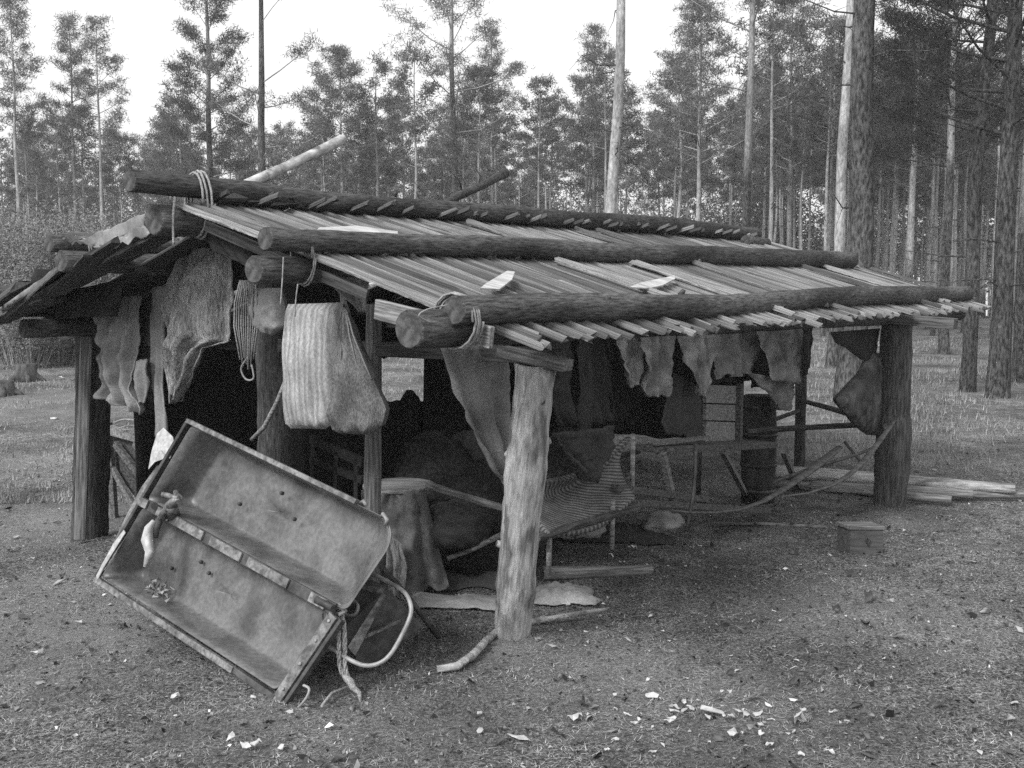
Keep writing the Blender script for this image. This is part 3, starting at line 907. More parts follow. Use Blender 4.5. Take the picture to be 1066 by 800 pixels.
rc = thing('rope_coil', PU(255, 395, -.3), 'coil of thin rope strands hanging below the purlin end', 'rope')
for k in range(11):
    x0 = 246 + k * 2.0
    bow = (k - 5) * 1.5
    mb = MB()
    yb = random.uniform(352, 388)
    mb.tube([PU(258 + (k - 5) * 1.6, 292, -.3), PU(x0 + bow * .2, 315, -.3 - .01 * (k % 3)), PU(x0 + bow * .3, 340, -.31), PU(250 + k * 1.4, yb, -.3)], .0045, 5)
    mb.build('strand', M['canvas'] if k % 3 else M['rope'], rc)
mb = MB(); mb.tube(smooth([PU(258, 372, -.3), PU(251, 384, -.3), PU(256, 395, -.3), PU(264, 394, -.3), PU(262, 380, -.3)]), .005, 6); mb.build('strand', M['canvas'], rc)
o = cushion('small_sack', [(266, 300), (263, 318), (265, 338), (278, 348)], [(292, 300), (297, 320), (296, 340), (284, 350)], onu(-.25), -UU, M['canvas'], .07, rough=.02); tag(o, 'small dark sack tucked under the purlin beside the rope coil', 'sack')
# bark-clad stick leaning against the thick gable post
mb = MB(); mb.tube([PU(262, 458, -.2), PU(275, 445, -.2), PU(288, 420, -.2), PU(297, 396, -.2)], [.012, .013, .012, .009], 7); single('stick', mb, M['plank'], 'bent grey stick leaning on the thick gable post', 'stick')
pil = cushion('striped_bolster', [(300, 317), (298, 350), (297, 400), (298, 440), (302, 446)], [(357, 315), (355, 350), (352, 400), (348, 440), (338, 447)], onu(-.45), -UU, M['ticking'], .06, pw=.3, rough=.012, folds=5, famp=.006)
tag(pil, 'striped ticking mattress bag hanging flat beside the thick gable post', 'mattress')
bag = cushion('net_bag', [(356, 318), (356, 345), (352, 390), (344, 430), (348, 446), (358, 452)], [(362, 322), (370, 352), (386, 390), (402, 425), (398, 442), (384, 453)], onu(-.5), -UU, M['net'], .075, nu=20, nv=26, pw=.5, rough=.03, grow=1.2, folds=7, famp=.006)
tag(bag, 'bulging string bag hanging next to the striped mattress bag', 'bag')
mb = MB()
for k in range(9):
    s = k / 8
    pts = []
    for t in (0, .25, .5, .7):
        l = lerp_poly([(356, 318), (356, 345), (352, 390), (344, 430)], t); r = lerp_poly([(362, 322), (370, 352), (386, 390), (402, 425)], t)
        pts.append(PU(l[0] + (r[0] - l[0]) * s, l[1] + (r[1] - l[1]) * s, -.5) - UU * (.01 + .085 * (4 * s * (1 - s)) ** .5 * t))
    mb = MB(); mb.tube(pts, .004, 5); mb.build('cord', M['canvas'], bag)
cloth('strap', [(354, 308), (356, 325), (362, 345)], [(358, 306), (364, 326), (371, 352)], onu(-.42), -UU, M['canvas'], nu=4, nv=8, amp=.004, thick=.006, label='dangling canvas strap between the string bag and the thin post', cat='strap')
# canvas falling from the eave beside the front post
cloth('canvas_flap', [(455, 360), (468, 400), (490, 450), (512, 490), (533, 510)], [(524, 358), (527, 400), (530, 440), (533, 470), (534, 508)], lambda x, y: PV(x, y, .12), -VV, M['canvas'], nu=22, nv=26, folds=2.2, amp=.03, thick=.006, slant=-2.5, label='triangular grey canvas flap hanging under the eave behind the front post', cat='canvas')
# a dark chair-like frame under the mattress bag
ch = thing('chair_frame', PU(345, 515, .35), 'dark wooden chair frame half hidden behind the metal tray', 'chair')
for a, b_ in (((328, 455), (326, 515)), ((352, 470), (350, 520)), ((372, 478), (372, 525))):
    mb = MB(); mb.beam(PU(*a, .35), PU(*b_, .35), .03, .03); mb.build('leg', M['tar'], ch)
mb = MB(); mb.beam(PU(324, 457, .35), PU(378, 482, .35), .03, .05); mb.build('rail', M['tar'], ch)
mb = MB(); mb.beam(PU(324, 478, .35), PU(378, 500, .35), .03, .04); mb.build('rail', M['tar'], ch)

# dark hangings added across back and doorway to keep the interior black
def wallcloth(name, u0, u1, v0, v1, z0, z1, label, m='tarp', notch=None, **k):
    mb = MB()
    nu, nv = 24, 16
    sd = random.uniform(0, 90)
    vs, fs = [], []
    for j in range(nv + 1):
        for i in range(nu + 1):
            s, t = i / nu, j / nv
            a = .035 * math.sin(s * 14 + sd + 2 * noise.noise((s * 2, t, sd))) * (.3 + t)
            d = Vector((u1 - u0, v1 - v0)).normalized()
            uu, vv = u0 + (u1 - u0) * s + a * d.y, v0 + (v1 - v0) * s - a * d.x
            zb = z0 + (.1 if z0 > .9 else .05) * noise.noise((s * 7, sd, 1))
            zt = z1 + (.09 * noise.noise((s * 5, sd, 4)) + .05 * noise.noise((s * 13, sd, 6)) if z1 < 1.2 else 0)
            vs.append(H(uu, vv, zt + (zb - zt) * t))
    for j in range(nv):
        for i in range(nu):
            a = j * (nu + 1) + i
            fs.append((a, a + 1, a + nu + 2, a + nu + 1))
    mb.add(vs, fs, 0, True)
    o = mb.build(name, M[m], solid=.006)
    return tag(o, label, 'tarp')
wallcloth('added_dark_tarp', .15, 2.36, 3.1, 3.12, .15, 1.42, 'added dark tarp closing the far long side seen through the gable doorway')
wallcloth('added_dark_tarp', 2.2, 3.12, 3.15, 3.16, .05, .74, 'added low dark tarp under the small bright gap of the far side')
wallcloth('added_dark_tarp', 2.2, 3.1, 3.16, 3.16, 1.12, 1.44, 'added short dark tarp above the small bright gap of the far side')
wallcloth('added_dark_tarp', 2.98, 5.3, 3.1, 3.1, .12, 1.42, 'added dark tarp closing the far long side behind the hammock')
wallcloth('added_dark_tarp', 5.3, 5.35, 3.1, 1.3, .2, 1.6, 'added dark tarp hanging across the far gable behind the clothes')
wallcloth('added_dark_tarp', .2, .9, 1.75, 1.85, .02, 1.85, 'added black sheet making the dark inside the gable doorway', 'tarp')  # added sheet, stands in for the shade inside the doorway

# ------------------------------------------------------------------ clothes under the long eave
def garment(name, left, right, v, m, label, **k):
    left = [(left[0][0], left[0][1] - 22)] + left if left[0][1] < 360 else left
    right = [(right[0][0], right[0][1] - 22)] + right if right[0][1] < 360 else right
    return cloth(name, left, right, onv(v), -VV, M[m], label=label, cat='clothing', nu=k.pop('nu', 28), nv=k.pop('nv', 32), **k)
garment('hanging_coat', [(574, 352), (576, 400), (580, 436), (584, 446)], [(626, 350), (630, 400), (632, 430), (634, 440)], .5, 'cloth_dark', 'long dark coat hanging nearest the front post under the eave', folds=2.5, amp=.04)
garment('hanging_shirt', [(630, 348), (632, 390), (634, 440)], [(664, 347), (668, 380), (662, 430)], .7, 'cloth_dark', 'dark shirt hanging between the long coat and the ragged vest', folds=2, amp=.03)
garment('hanging_vest', [(668, 350), (672, 380), (671, 408), (674, 413)], [(700, 349), (696, 375), (698, 398), (694, 414)], .3, 'cloth_mid', 'ragged grey vest with torn hem hanging under the eave', folds=2.5, amp=.035, rag=.15)
garment('hanging_shirt', [(690, 350), (694, 370), (700, 384)], [(715, 350), (714, 370), (712, 386)], .4, 'cloth_dark', 'short dark shirt hanging left of the pale draped cloth', folds=1.5, amp=.02)
garment('draped_cloth', [(708, 348), (713, 372), (720, 396), (727, 411)], [(752, 347), (746, 370), (739, 396), (729, 412)], .25, 'cloth_mid', 'pale cloth hanging in a pointed drape under the eave', folds=1.6, amp=.04, slant=4, rag=.06)
garment('hanging_skirt', [(744, 348), (742, 370), (740, 400)], [(780, 347), (784, 375), (788, 396)], .45, 'cloth_dark', 'dark skirt hanging behind the wooden panel', folds=3, amp=.025)
garment('hanging_jacket', [(778, 348), (780, 372), (782, 404)], [(802, 347), (806, 375), (806, 402)], .4, 'cloth_dark', 'dark jacket hanging above the barrel', folds=2, amp=.025)
garment('hanging_towel', [(786, 346), (796, 370), (800, 396)], [(834, 344), (832, 370), (830, 400)], .15, 'cloth_mid', 'plain grey towel hanging right of the dark jacket', folds=2, amp=.025, rag=.05)
garment('hanging_sleeve', [(778, 388), (800, 410), (806, 422), (810, 427)], [(828, 398), (828, 404), (824, 415), (820, 428)], .22, 'cloth_mid', 'grey pointed sleeve hanging below the towel', folds=1, amp=.025)
garment('hanging_scarf', [(831, 342), (832, 360), (836, 392)], [(846, 342), (845, 365), (844, 384)], .75, 'tarp', 'black cloth hanging on the thin rear post', folds=1, amp=.02)
garment('dark_apron', [(700, 388), (694, 410), (685, 440), (690, 452)], [(722, 400), (735, 425), (744, 448), (742, 460)], .35, 'cloth_dark', 'wide dark apron spread beside the wooden panel', folds=2, amp=.02)
garment('hanging_trousers', [(604, 352), (604, 390), (606, 452)], [(620, 352), (622, 390), (618, 455)], .42, 'cloth_dark', 'dark trouser leg hanging in front of the long coat', folds=1.5, amp=.03)
garment('hanging_blouse', [(640, 350), (644, 376), (650, 404)], [(682, 350), (680, 376), (674, 396)], .38, 'cloth_mid', 'crumpled grey blouse hanging left of the ragged vest', folds=2.5, amp=.04, rag=.2)
garment('hanging_shawl', [(741, 350), (746, 372), (750, 396)], [(788, 350), (786, 372), (780, 388)], .3, 'canvas', 'short grey shawl hanging above the wooden panel', folds=2.5, amp=.035, rag=.2)
# black cloth and diamond-shaped leather case on the right post
cloth('black_cloth', [(865, 346), (870, 357), (882, 363), (894, 374)], [(916, 342), (914, 358), (912, 370), (908, 378)], onv(-.32), -VV, M['tarp'], nu=12, nv=12, folds=1, amp=.015, label='black triangular cloth hanging left of the right post', cat='cloth')
o = cushion('leather_case', [(907, 366), (894, 390), (869, 417), (886, 437), (902, 453)], [(916, 368), (918, 390), (918, 415), (918, 437), (914, 454)], onv(-.30), -VV, M['leather'], .06, pw=.3, rough=.01); tag(o, 'dark leather case tied slantwise to the right post', 'case')

# ------------------------------------------------------------------ furniture and gear inside
# slatted panel on the bench
pn = thing('plank_panel', PV(750, 462, .3), 'upright panel of three grey boards standing on the bench', 'panel')
for k, (y0, y1) in enumerate(((401, 420), (421, 438), (439, 461))):
    mb = MB()
    xl, xr = 735 - k * 0, 766 - k * .5
    c = [PV(xl, y0, .3), PV(xr, y0 + 1, .3), PV(xr, y1 + .5, .3), PV(xl, y1 - .5, .3)]
    mb.add(c + [p + VV * .025 for p in c], [(0, 1, 2, 3), (7, 6, 5, 4), (0, 4, 5, 1), (1, 5, 6, 2), (2, 6, 7, 3), (3, 7, 4, 0)])
    mb.build('plank', M['plank'], pn)
mb = MB(); mb.beam(PV(770, 400, .32), PV(769, 462, .32), .04, .04); mb.build('stile', M['board_dark'], pn)
# barrel
bc = PV(789, 512, .5); bc.z = 0
brl = thing('barrel', bc, 'dark upright barrel standing behind the bench under the jackets', 'barrel')
mb = MB()
R_ = 17 * (bc - EYEP).length / FPX
Hh = PV(789, 412, .5).z
mb.tube([bc, bc + Vector((0, 0, Hh * .25)), bc + Vector((0, 0, Hh * .5)), bc + Vector((0, 0, Hh * .75)), bc + Vector((0, 0, Hh))], [R_ * .97, R_ * 1.0, R_ * 1.03, R_, R_ * .93], 24); mb.build('staves', M['barrel'], brl)
for f in (.12, .36, .64, .9):
    mb = MB(); mb.tube([bc + Vector((0, 0, Hh * f - .012)), bc + Vector((0, 0, Hh * f + .012))], R_ * (1.03 if .3 < f < .7 else 1.0) + .006, 24, False); mb.build('hoop', M['steel_dark'], brl, solid=.004)
# bench
bn = thing('bench', G(740, 525), 'low plank bench with splayed legs under the hanging clothes', 'bench')
mb = MB(); mb.beam(PV(680, 468, .2), PV(792, 462, .2), .26, .04, up=(0, 0, 1)); mb.build('seat', M['board_dark'], bn, bevel=.004)
mb = MB(); mb.beam(PV(682, 462, .18), PV(733, 456, .18), .05, .02); mb.build('lath', M['plank'], bn)
for a, b_ in (((690, 472), (701, 524)), ((752, 470), (778, 510)), ((815, 470), (831, 500)), ((728, 468), (727, 512))):
    mb = MB(); mb.beam(PV(*a, .12), G(b_[0], b_[1] + 8, .02) if a[0] != 690 else PV(*b_, .12), .035, .035); mb.build('leg', M['plank'], bn)
mb = MB(); mb.tube([PV(724, 462, -.1), PV(724, 490, -.12), PV(721, 520, -.13), PV(715, 553, -.15)], .011, 7); single('iron_rod', mb, M['steel_dark'], 'thin black rod standing in front of the bench', 'rod')
# striped hammock/mattress on the sagging cot
mb = MB(); nu, nv = 30, 20
vs, fs = [], []
cP = [PV(563, 500, .25), PV(655, 455, .25), PV(661, 520, .0), PV(568, 556, .0)]
for j in range(nv + 1):
    for i in range(nu + 1):
        s, t = i / nu, j / nv
        p = (cP[0] * (1 - s) + cP[1] * s) * (1 - t) + (cP[3] * (1 - s) + cP[2] * s) * t
        p = p + VV * (.16 * math.sin(math.pi * t)) * (.5 + .5 * math.sin(math.pi * s)) - Vector((0, 0, .07 * math.sin(math.pi * s)))
        vs.append(p + Vector((0, 0, .01 * noise.noise((s * 6, t * 6, 1)))))
for j in range(nv):
    for i in range(nu):
        a = j * (nu + 1) + i
        fs.append((a, a + 1, a + nu + 2, a + nu + 1))
mb.add(vs, fs, 0, True)
ax = (cP[3] + cP[2] - cP[0] - cP[1]).normalized()
M['stripes'] = mat('striped mattress', .1, .15, (20, 20, 20), bump=.2, rough=.95, stripes=((ax.x, ax.y, ax.z), .028, .4, 1.25, .7))
single('striped_mattress', mb, M['stripes'], 'sagging mattress with dark and light stripes right of the front post', 'mattress', solid=.03)
cloth('dark_blanket', [(574, 452), (588, 466), (600, 486), (608, 500)], [(640, 444), (640, 458), (632, 478), (612, 500)], lambda x, y: PV(x, y, .12), -VV, M['cloth_dark'], folds=2.5, amp=.045, thick=.02, rag=.1, label='dark blanket thrown over the striped mattress', cat='blanket')
cot = thing('cot', G(640, 575), 'crude pole cot carrying the striped mattress', 'cot')
make_log('side_pole', PV(560, 560, .02), PV(664, 528, .02), .022, .022, PD, cot, sides=8)
make_log('side_pole', PV(560, 500, .7), PV(664, 470, .7), .022, .022, PD, cot, sides=8)
for (x, y0, y1, v) in ((638, 520, 572, .02), (659, 452, 530, .1), (572, 555, 600, .02)):
    mb = MB(); mb.tube([PV(x, y0, v), PV(x - 1, y1, v)], .014, 7); mb.build('leg', M['plank'], cot)
# low boards on the ground under the bench
for k, (a, b_, lab) in enumerate((((640, 508), (735, 520), 'grey board lying just right of the striped mattress'), ((640, 522), (800, 532), 'longer grey board lying on the ground below the bench'))):
    mb = MB(); mb.beam(PV(*a, .1), PV(*b_, .12), .05, .04); single('floor_board', mb, M['board_dark'], lab, 'board', bevel=.004)
# draped table
tb0 = D(420, 610, 6.2); tb0.z = 0
tb = thing('draped_table', tb0, 'small round table with a grey cloth hanging down one side', 'table')
tc_ = D(415, 506, 6.15)
mb = MB(); mb.tube([tc_ - Vector((0, 0, .012)), tc_ + Vector((0, 0, .012))], [.2, .2], 28); mb.build('tabletop', M['plank'], tb, bevel=.006)
for k in range(4):
    a = k * 1.57 + .5
    mb = MB(); mb.beam(tc_ + Vector((.12 * math.cos(a), .12 * math.sin(a), -.02)), Vector((tc_.x + .14 * math.cos(a), tc_.y + .14 * math.sin(a), 0)), .03, .03); mb.build('leg', M['board_dark'], tb)
cloth('table_cloth', [(392, 514), (392, 550), (392, 580), (392, 618)], [(443, 512), (449, 540), (457, 575), (468, 614)], lambda x, y: D(x, y, 5.95), Vector((0, -1, 0)), M['drape'], nu=40, nv=40, folds=2.2, amp=.028, thick=.006, label='limp grey cloth hanging from the small round table to the ground', cat='cloth')
cloth('canvas_scrap', [(404, 555), (402, 590), (405, 618)], [(418, 566), (424, 590), (420, 625)], lambda x, y: D(x, y, 5.85), Vector((0, -1, 0)), M['canvas'], nu=20, nv=24, folds=1.5, amp=.02, thick=.006, label='paler crumpled canvas scrap at the foot of the table cloth', cat='canvas')
# poles inside
make_log('leaning_pole', D(446, 505, 6.0), D(545, 535, 5.6), .022, .022, [M['plank'], M['cut']], sides=8); tag(bpy.data.objects['leaning_pole'], 'grey pole slanting from the table to behind the front post', 'pole')
mb = MB(); mb.tube([D(466, 582, 6.0), D(492, 572, 6.0), D(526, 555, 5.9)], [.014, .015, .016], 7); single('bent_stick', mb, M['plank'], 'bent stick low in the dark left of the front post', 'stick')
# heap of dark bedding in the shade
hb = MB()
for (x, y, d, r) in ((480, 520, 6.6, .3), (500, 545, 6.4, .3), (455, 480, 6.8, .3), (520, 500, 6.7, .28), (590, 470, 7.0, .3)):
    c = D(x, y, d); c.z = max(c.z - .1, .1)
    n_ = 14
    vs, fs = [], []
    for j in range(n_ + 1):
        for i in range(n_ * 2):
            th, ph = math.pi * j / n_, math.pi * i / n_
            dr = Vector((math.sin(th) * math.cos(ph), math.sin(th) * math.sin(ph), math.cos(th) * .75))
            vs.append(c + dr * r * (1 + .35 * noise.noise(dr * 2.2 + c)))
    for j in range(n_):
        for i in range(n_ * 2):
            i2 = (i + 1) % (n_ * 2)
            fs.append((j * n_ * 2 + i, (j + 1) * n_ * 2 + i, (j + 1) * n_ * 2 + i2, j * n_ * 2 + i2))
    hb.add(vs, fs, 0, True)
o = single('bedding_heap', hb, mat('darkened bedding', .01, .028, (40, 40, 40), bump=.3, rough=.95, second=((4, 4, 4), .5, 1.4, .35, .65)), 'heap of dark bedding in the shade left of the front post', 'bedding')  # bedding colour lowered to keep the shaded interior dark
o['kind'] = 'stuff'; del o['category']
# rags and bundles lying inside
def bundle(x, y, d, r, sq, m, label, sd):
    c = D(x, y, d); b = MB(); n_ = 16; vs, fs = [], []
    c.z = max(c.z, r * sq)
    for j in range(n_ + 1):
        for i in range(n_ * 2):
            th, ph = math.pi * j / n_, math.pi * i / n_
            dr = Vector((math.sin(th) * math.cos(ph), math.sin(th) * math.sin(ph), math.cos(th) * sq))
            k = 1 + .3 * noise.noise(dr * 1.8 + Vector((sd, 0, 0))) + .16 * (1 - abs(noise.noise(dr * 4 + Vector((0, sd, 0)))) * 3)
            vs.append(c + dr * r * k)
    for j in range(n_):
        for i in range(n_ * 2):
            i2 = (i + 1) % (n_ * 2)
            fs.append((j * n_ * 2 + i, (j + 1) * n_ * 2 + i, (j + 1) * n_ * 2 + i2, j * n_ * 2 + i2))
    b.add(vs, fs, 0, True)
    return single('rag_bundle', b, M[m], label, 'bundle')
bundle(472, 545, 6.1, .2, .6, 'cloth_dark', 'crumpled dark bundle on the ground right of the draped table', 3)
bundle(500, 470, 6.9, .17, .8, 'cloth_dark', 'dark bundle in the shade above the slanting pole', 7)
bundle(448, 470, 6.9, .14, .8, 'cloth_dark', 'dark bundle behind the round tabletop', 11)
bundle(600, 545, 6.6, .16, .5, 'canvas', 'flattened bundle under the striped mattress', 15)
bundle(690, 545, 7.4, .13, .5, 'canvas', 'small pale bundle on the ground under the bench', 19)
# skis
def ribbon(name, pix, fn, w, h, m, label, cat, up=(0, 0, 1)):
    b = MB()
    pts = [fn(*p) for p in pix]
    vs = []
    for i, p in enumerate(pts):
        t = (pts[min(i + 1, len(pts) - 1)] - pts[max(0, i - 1)]).normalized()
        s = t.cross(Vector(up)).normalized(); n_ = s.cross(t)
        ww = w[i] if hasattr(w, '__len__') else w
        for (a, c) in ((-1, -1), (1, -1), (1, 1), (-1, 1)):
            vs.append(p + s * a * ww / 2 + n_ * c * h / 2)
    fs = [(0, 1, 2, 3)[::-1], tuple(4 * (len(pts) - 1) + k for k in range(4))]
    for i in range(len(pts) - 1):
        for k in range(4):
            fs.append((4 * i + k, 4 * i + (k + 1) % 4, 4 * i + 4 + (k + 1) % 4, 4 * i + 4 + k))
    b.add(vs, fs, 0, False)
    return single(name, b, m, label, cat, bevel=.003)
mb = MB(); mb.tube([PV(x, y, -.35) for x, y in ((700, 532), (720, 534), (745, 534), (770, 531), (795, 522), (815, 510), (835, 496), (855, 481), (874, 466))], [.012, .014, .015, .017, .02, .026, .032, .036, .026], 8, flat=.55)
single('ski', mb, M['ski'], 'broad old ski curving up to a blunt tip under the bench end', 'ski')
mb = MB(); mb.tube([PV(x, y, -.55) for x, y in ((815, 517), (840, 514), (865, 506), (885, 494), (903, 476), (918, 456), (931, 438))], [.01, .012, .016, .02, .025, .022, .014], 8, flat=.55)
single('ski', mb, M['ski'], 'narrow curved ski leaning on the right post', 'ski')
mb = MB(); mb.tube([PV(806, 502, -.2), PV(850, 486, -.25), PV(890, 474, -.3), PV(912, 466, -.35)], .012, 6); single('ski_stick', mb, M['ski'], 'thin stick lying between the two curved skis', 'stick')
mb = MB(); mb.tube([PV(879, 460, -.1), PV(897, 482, -.25)], .011, 6); single('ski_stick', mb, M['ski'], 'short slanting stick above the narrow ski', 'stick')

# ------------------------------------------------------------------ on the ground
for k, (a, b_, r, z, lab) in enumerate((
        ((800, 493), (1056, 509), .05, .09, 'thickest pale pole on top of the pile behind the right post'),
        ((845, 506), (1012, 515), .04, .05, 'thinner pole lying in front along the pile by the right post'),
        ((800, 503), (990, 521), .035, .035, 'shorter dark pole at the near edge of the ground pile'),
        ((790, 488), (960, 500), .04, .05, 'rear pole of the pile running under the shelter'),
        ((900, 512), (1066, 516), .03, .03, 'slim pole reaching to the right picture edge'))):
    o = make_log('fallen_pole', G(*a, z), G(*b_, z), r, r * .9, [M['post'] if k in (0, 3) else M['plank'], M['cut']], sides=10); tag(o, lab, 'pole')
o = make_log('fallen_log', G(566, 597, .04), G(678, 593, .035), .042, .03, [M['plank'], M['cut']], sides=10, jit=.06); tag(o, 'short grey log on the ground right of the front post', 'log')
mb = MB(); mb.tube([G(455, 697, .02), G(475, 694, .03), G(492, 682, .04), G(505, 668, .05), G(520, 655, .04), G(552, 648, .035), G(590, 641, .03), G(634, 634, .03)], [.016, .018, .018, .018, .017, .016, .013, .010], 8, jit=.08)
single('bent_branch', mb, M['post'], 'bent pale branch lying around the foot of the front post', 'branch')
mb = MB(); mb.tube([G(740, 545, .03), G(800, 546, .025), G(858, 549, .02)], [.014, .013, .011], 7); single('thin_stick', mb, M['plank'], 'thin straight stick on the ground left of the small box', 'stick')
# small box
bx = thing('small_box', G(897, 577), 'small wooden box with a latch near the right post', 'box')
c = G(900, 577); wv = (G(918, 577) - G(884, 577)); dv = Vector((-.045, .13, 0)); hv = Vector((0, 0, .185))
p0 = G(885, 578)
def hexa(b, p, a, d, h, mi=0):
    b.add([p, p + a, p + a + d, p + d, p + h, p + a + h, p + a + d + h, p + d + h], [(3, 2, 1, 0), (4, 5, 6, 7), (0, 1, 5, 4), (1, 2, 6, 5), (2, 3, 7, 6), (3, 0, 4, 7)], mi)
mb = MB(); hexa(mb, p0, wv, dv, hv * .86); mb.build('case', M['canvas_box'], bx, bevel=.004)
mb = MB(); hexa(mb, p0 - Vector((.01, .01, 0)) + hv * .87, wv * 1.07, dv * 1.05, hv * .13); mb.build('lid', M['plank'], bx, bevel=.004)
mb = MB(); q = p0 + wv * .5 + hv * .68 + Vector((0, -.006, 0)); mb.tube([q, q + Vector((-.012, -.01, -.03)), q + Vector((0, -.01, -.06)), q + Vector((.012, -.01, -.03)), q + Vector((0.001, 0, 0))], .005, 6); mb.build('latch', M['steel_dark'], bx)
# dark hatch frame behind the left post
hf = thing('bed_frame', PU(140, 530, .55), 'dark wooden frame with diagonal slats leaning behind the left post', 'frame')
for nm, a, b_, w, m in (('panel', None, None, 0, 'board_dark'), ('rail', (112, 447), (168, 462), .07, 'plank'), ('slat', (120, 462), (165, 520), .05, 'board_dark'), ('slat', (116, 486), (150, 545), .04, 'plank'), ('slat', (140, 462), (172, 500), .04, 'plank'), ('stile', (113, 440), (120, 545), .05, 'board_dark')):
    mb = MB()
    if nm == 'panel':
        c = [PU(112, 450, .6), PU(170, 465, .6), PU(170, 540, .6), PU(150, 530, .6), PU(112, 480, .6)]
        mb.add(c + [p + UU * .02 for p in c], [(0, 1, 2, 3, 4), (9, 8, 7, 6, 5)] + [(i, i + 5, (i + 1) % 5 + 5, (i + 1) % 5) for i in range(5)])
    else:
        mb.beam(PU(*a, .55), PU(*b_, .55), w, .03, up=-UU)
    mb.build(nm, M[m], hf)
hang('wire_hoop', [(120, 440), (130, 437), (148, 440), (162, 452)], onu(.5), .008, M['tubing'], hf)
hang('wire_hoop', [(124, 446), (136, 443), (150, 446), (158, 452)], onu(.5), .005, M['tubing'], hf)
# crumpled rags on the shelter floor
def ground_rag(cx, cy, rx, ry, hh, m, label, sd):
    b = MB(); n_ = 22
    vs, fs = [], []
    c = G(cx, cy)
    for j in range(n_ + 1):
        for i in range(n_ + 1):
            s, t = i / n_ * 2 - 1, j / n_ * 2 - 1
            e = max(abs(s), abs(t))
            k = 1 + .25 * noise.noise((math.atan2(t, s) * 1.5, sd, 0))
            x, y = c.x + s * rx * k, c.y + t * ry * k
            z = .012 + hh * (1 - e ** 4) * (.45 + .9 * abs(noise.noise((s * 2.6, t * 2.6, sd))) + .25 * noise.noise((s * 7, t * 7, sd)))
            vs.append((x, y, z + ground_z(x, y) * (1 if e > .9 else .7)))
    for j in range(n_):
        for i in range(n_):
            a = j * (n_ + 1) + i
            fs.append((a, a + 1, a + n_ + 2, a + n_ + 1))
    b.add(vs, fs, 0, True)
    return single('ground_rag', b, M[m], label, 'rag', solid=.006)
ground_rag(500, 600, .3, .3, .07, 'cloth_dark', 'dark crumpled rag on the ground left of the front post', 3)
ground_rag(585, 620, .18, .16, .05, 'canvas', 'light crumpled rag on the ground right of the front post', 8)
ground_rag(475, 628, .25, .14, .03, 'canvas', 'flat grey rag spread left of the front post foot', 12)
ground_rag(640, 560, .35, .2, .08, 'cloth_dark', 'dark rag heap on the ground below the striped mattress', 21)
# stumps far left
for (x, y, r, hh, lab) in ((28, 396, .19, .28, 'low charred stump in the clearing at far left'), (2, 412, .2, .22, 'dark stump cut by the left picture edge')):
    p = G(x, y); b = MB()
    b.tube([p - Vector((0, 0, .05)), p + Vector((0, 0, hh * .3)), p + Vector((0, 0, hh))], [r * 1.25, r, r * .95], 14, jit=.12, capmi=0)
    for k in range(5):
        a = k * 1.3
        b.tube([p + Vector((math.cos(a) * r * .7, math.sin(a) * r * .7, .1)), p + Vector((math.cos(a) * r * 1.7, math.sin(a) * r * 1.7, -.02))], [r * .3, r * .12], 6)
    single('stump', b, M['stump'], lab, 'stump')
# paper and wood chips: every scrap its own thing
def scrap(x, y, w, d, up, label, m='paper', group=None, rot=None, name='paper_scrap'):
    c = G(x, y); c.z = ground_z(c.x, c.y) + .008
    b = MB(); rs = random.Random(int(x * 31 + y))
    a0 = rs.uniform(0, 3) if rot is None else rot
    n_ = 7
    vs = []
    for k in range(n_):
        a = 2 * math.pi * k / n_
        rr = rs.uniform(.35, .95)
        px_, py_ = math.cos(a) * rr * w / 2, math.sin(a) * rr * d / 2
        vs.append(c + Vector((px_ * math.cos(a0) - py_ * math.sin(a0), px_ * math.sin(a0) + py_ * math.cos(a0), rs.uniform(0, up))))
    vs.append(c + Vector((0, 0, up * .7)))
    b.add(vs, [(i, (i + 1) % n_, n_) for i in range(n_)])
    return single(name, b, M[m], label, 'scrap', group, solid=.003)
SPECIAL = [(831, 758, .07, .07, .07, 'standing white paper cup-like scrap at lower right'), (183, 729, .09, .04, .02, 'pointed white chip on the ground left of the tray corner'),
           (541, 764, .12, .05, .015, 'flat white scrap in front of the front post'), (596, 750, .07, .06, .03, 'folded white scrap right of the flat one'),
           (741, 748, .16, .05, .03, 'largest torn white paper strip at lower right'), (678, 730, .09, .04, .02, 'white chip at the left end of the scattered litter'),
           (763, 772, .05, .12, .02, 'narrow pale strip trailing down from the torn paper'), (38, 679, .09, .04, .012, 'white chip on bare ground at far left'),
           (240, 776, .06, .05, .03, 'left white scrap of the little heap at the bottom'), (267, 780, .07, .06, .04, 'right white scrap of the little heap at the bottom'),
           (255, 783, .09, .04, .02, 'pale splinter in the middle of the little heap at the bottom'), (1055, 731, .08, .04, .01, 'pale chip by the right picture edge'),
           (660, 578, .06, .04, .03, 'pale scrap on the ground under the mattress end'), (636, 585, .05, .04, .03, 'pale scrap just behind the short grey log')]
for s_ in SPECIAL:
    scrap(*s_)
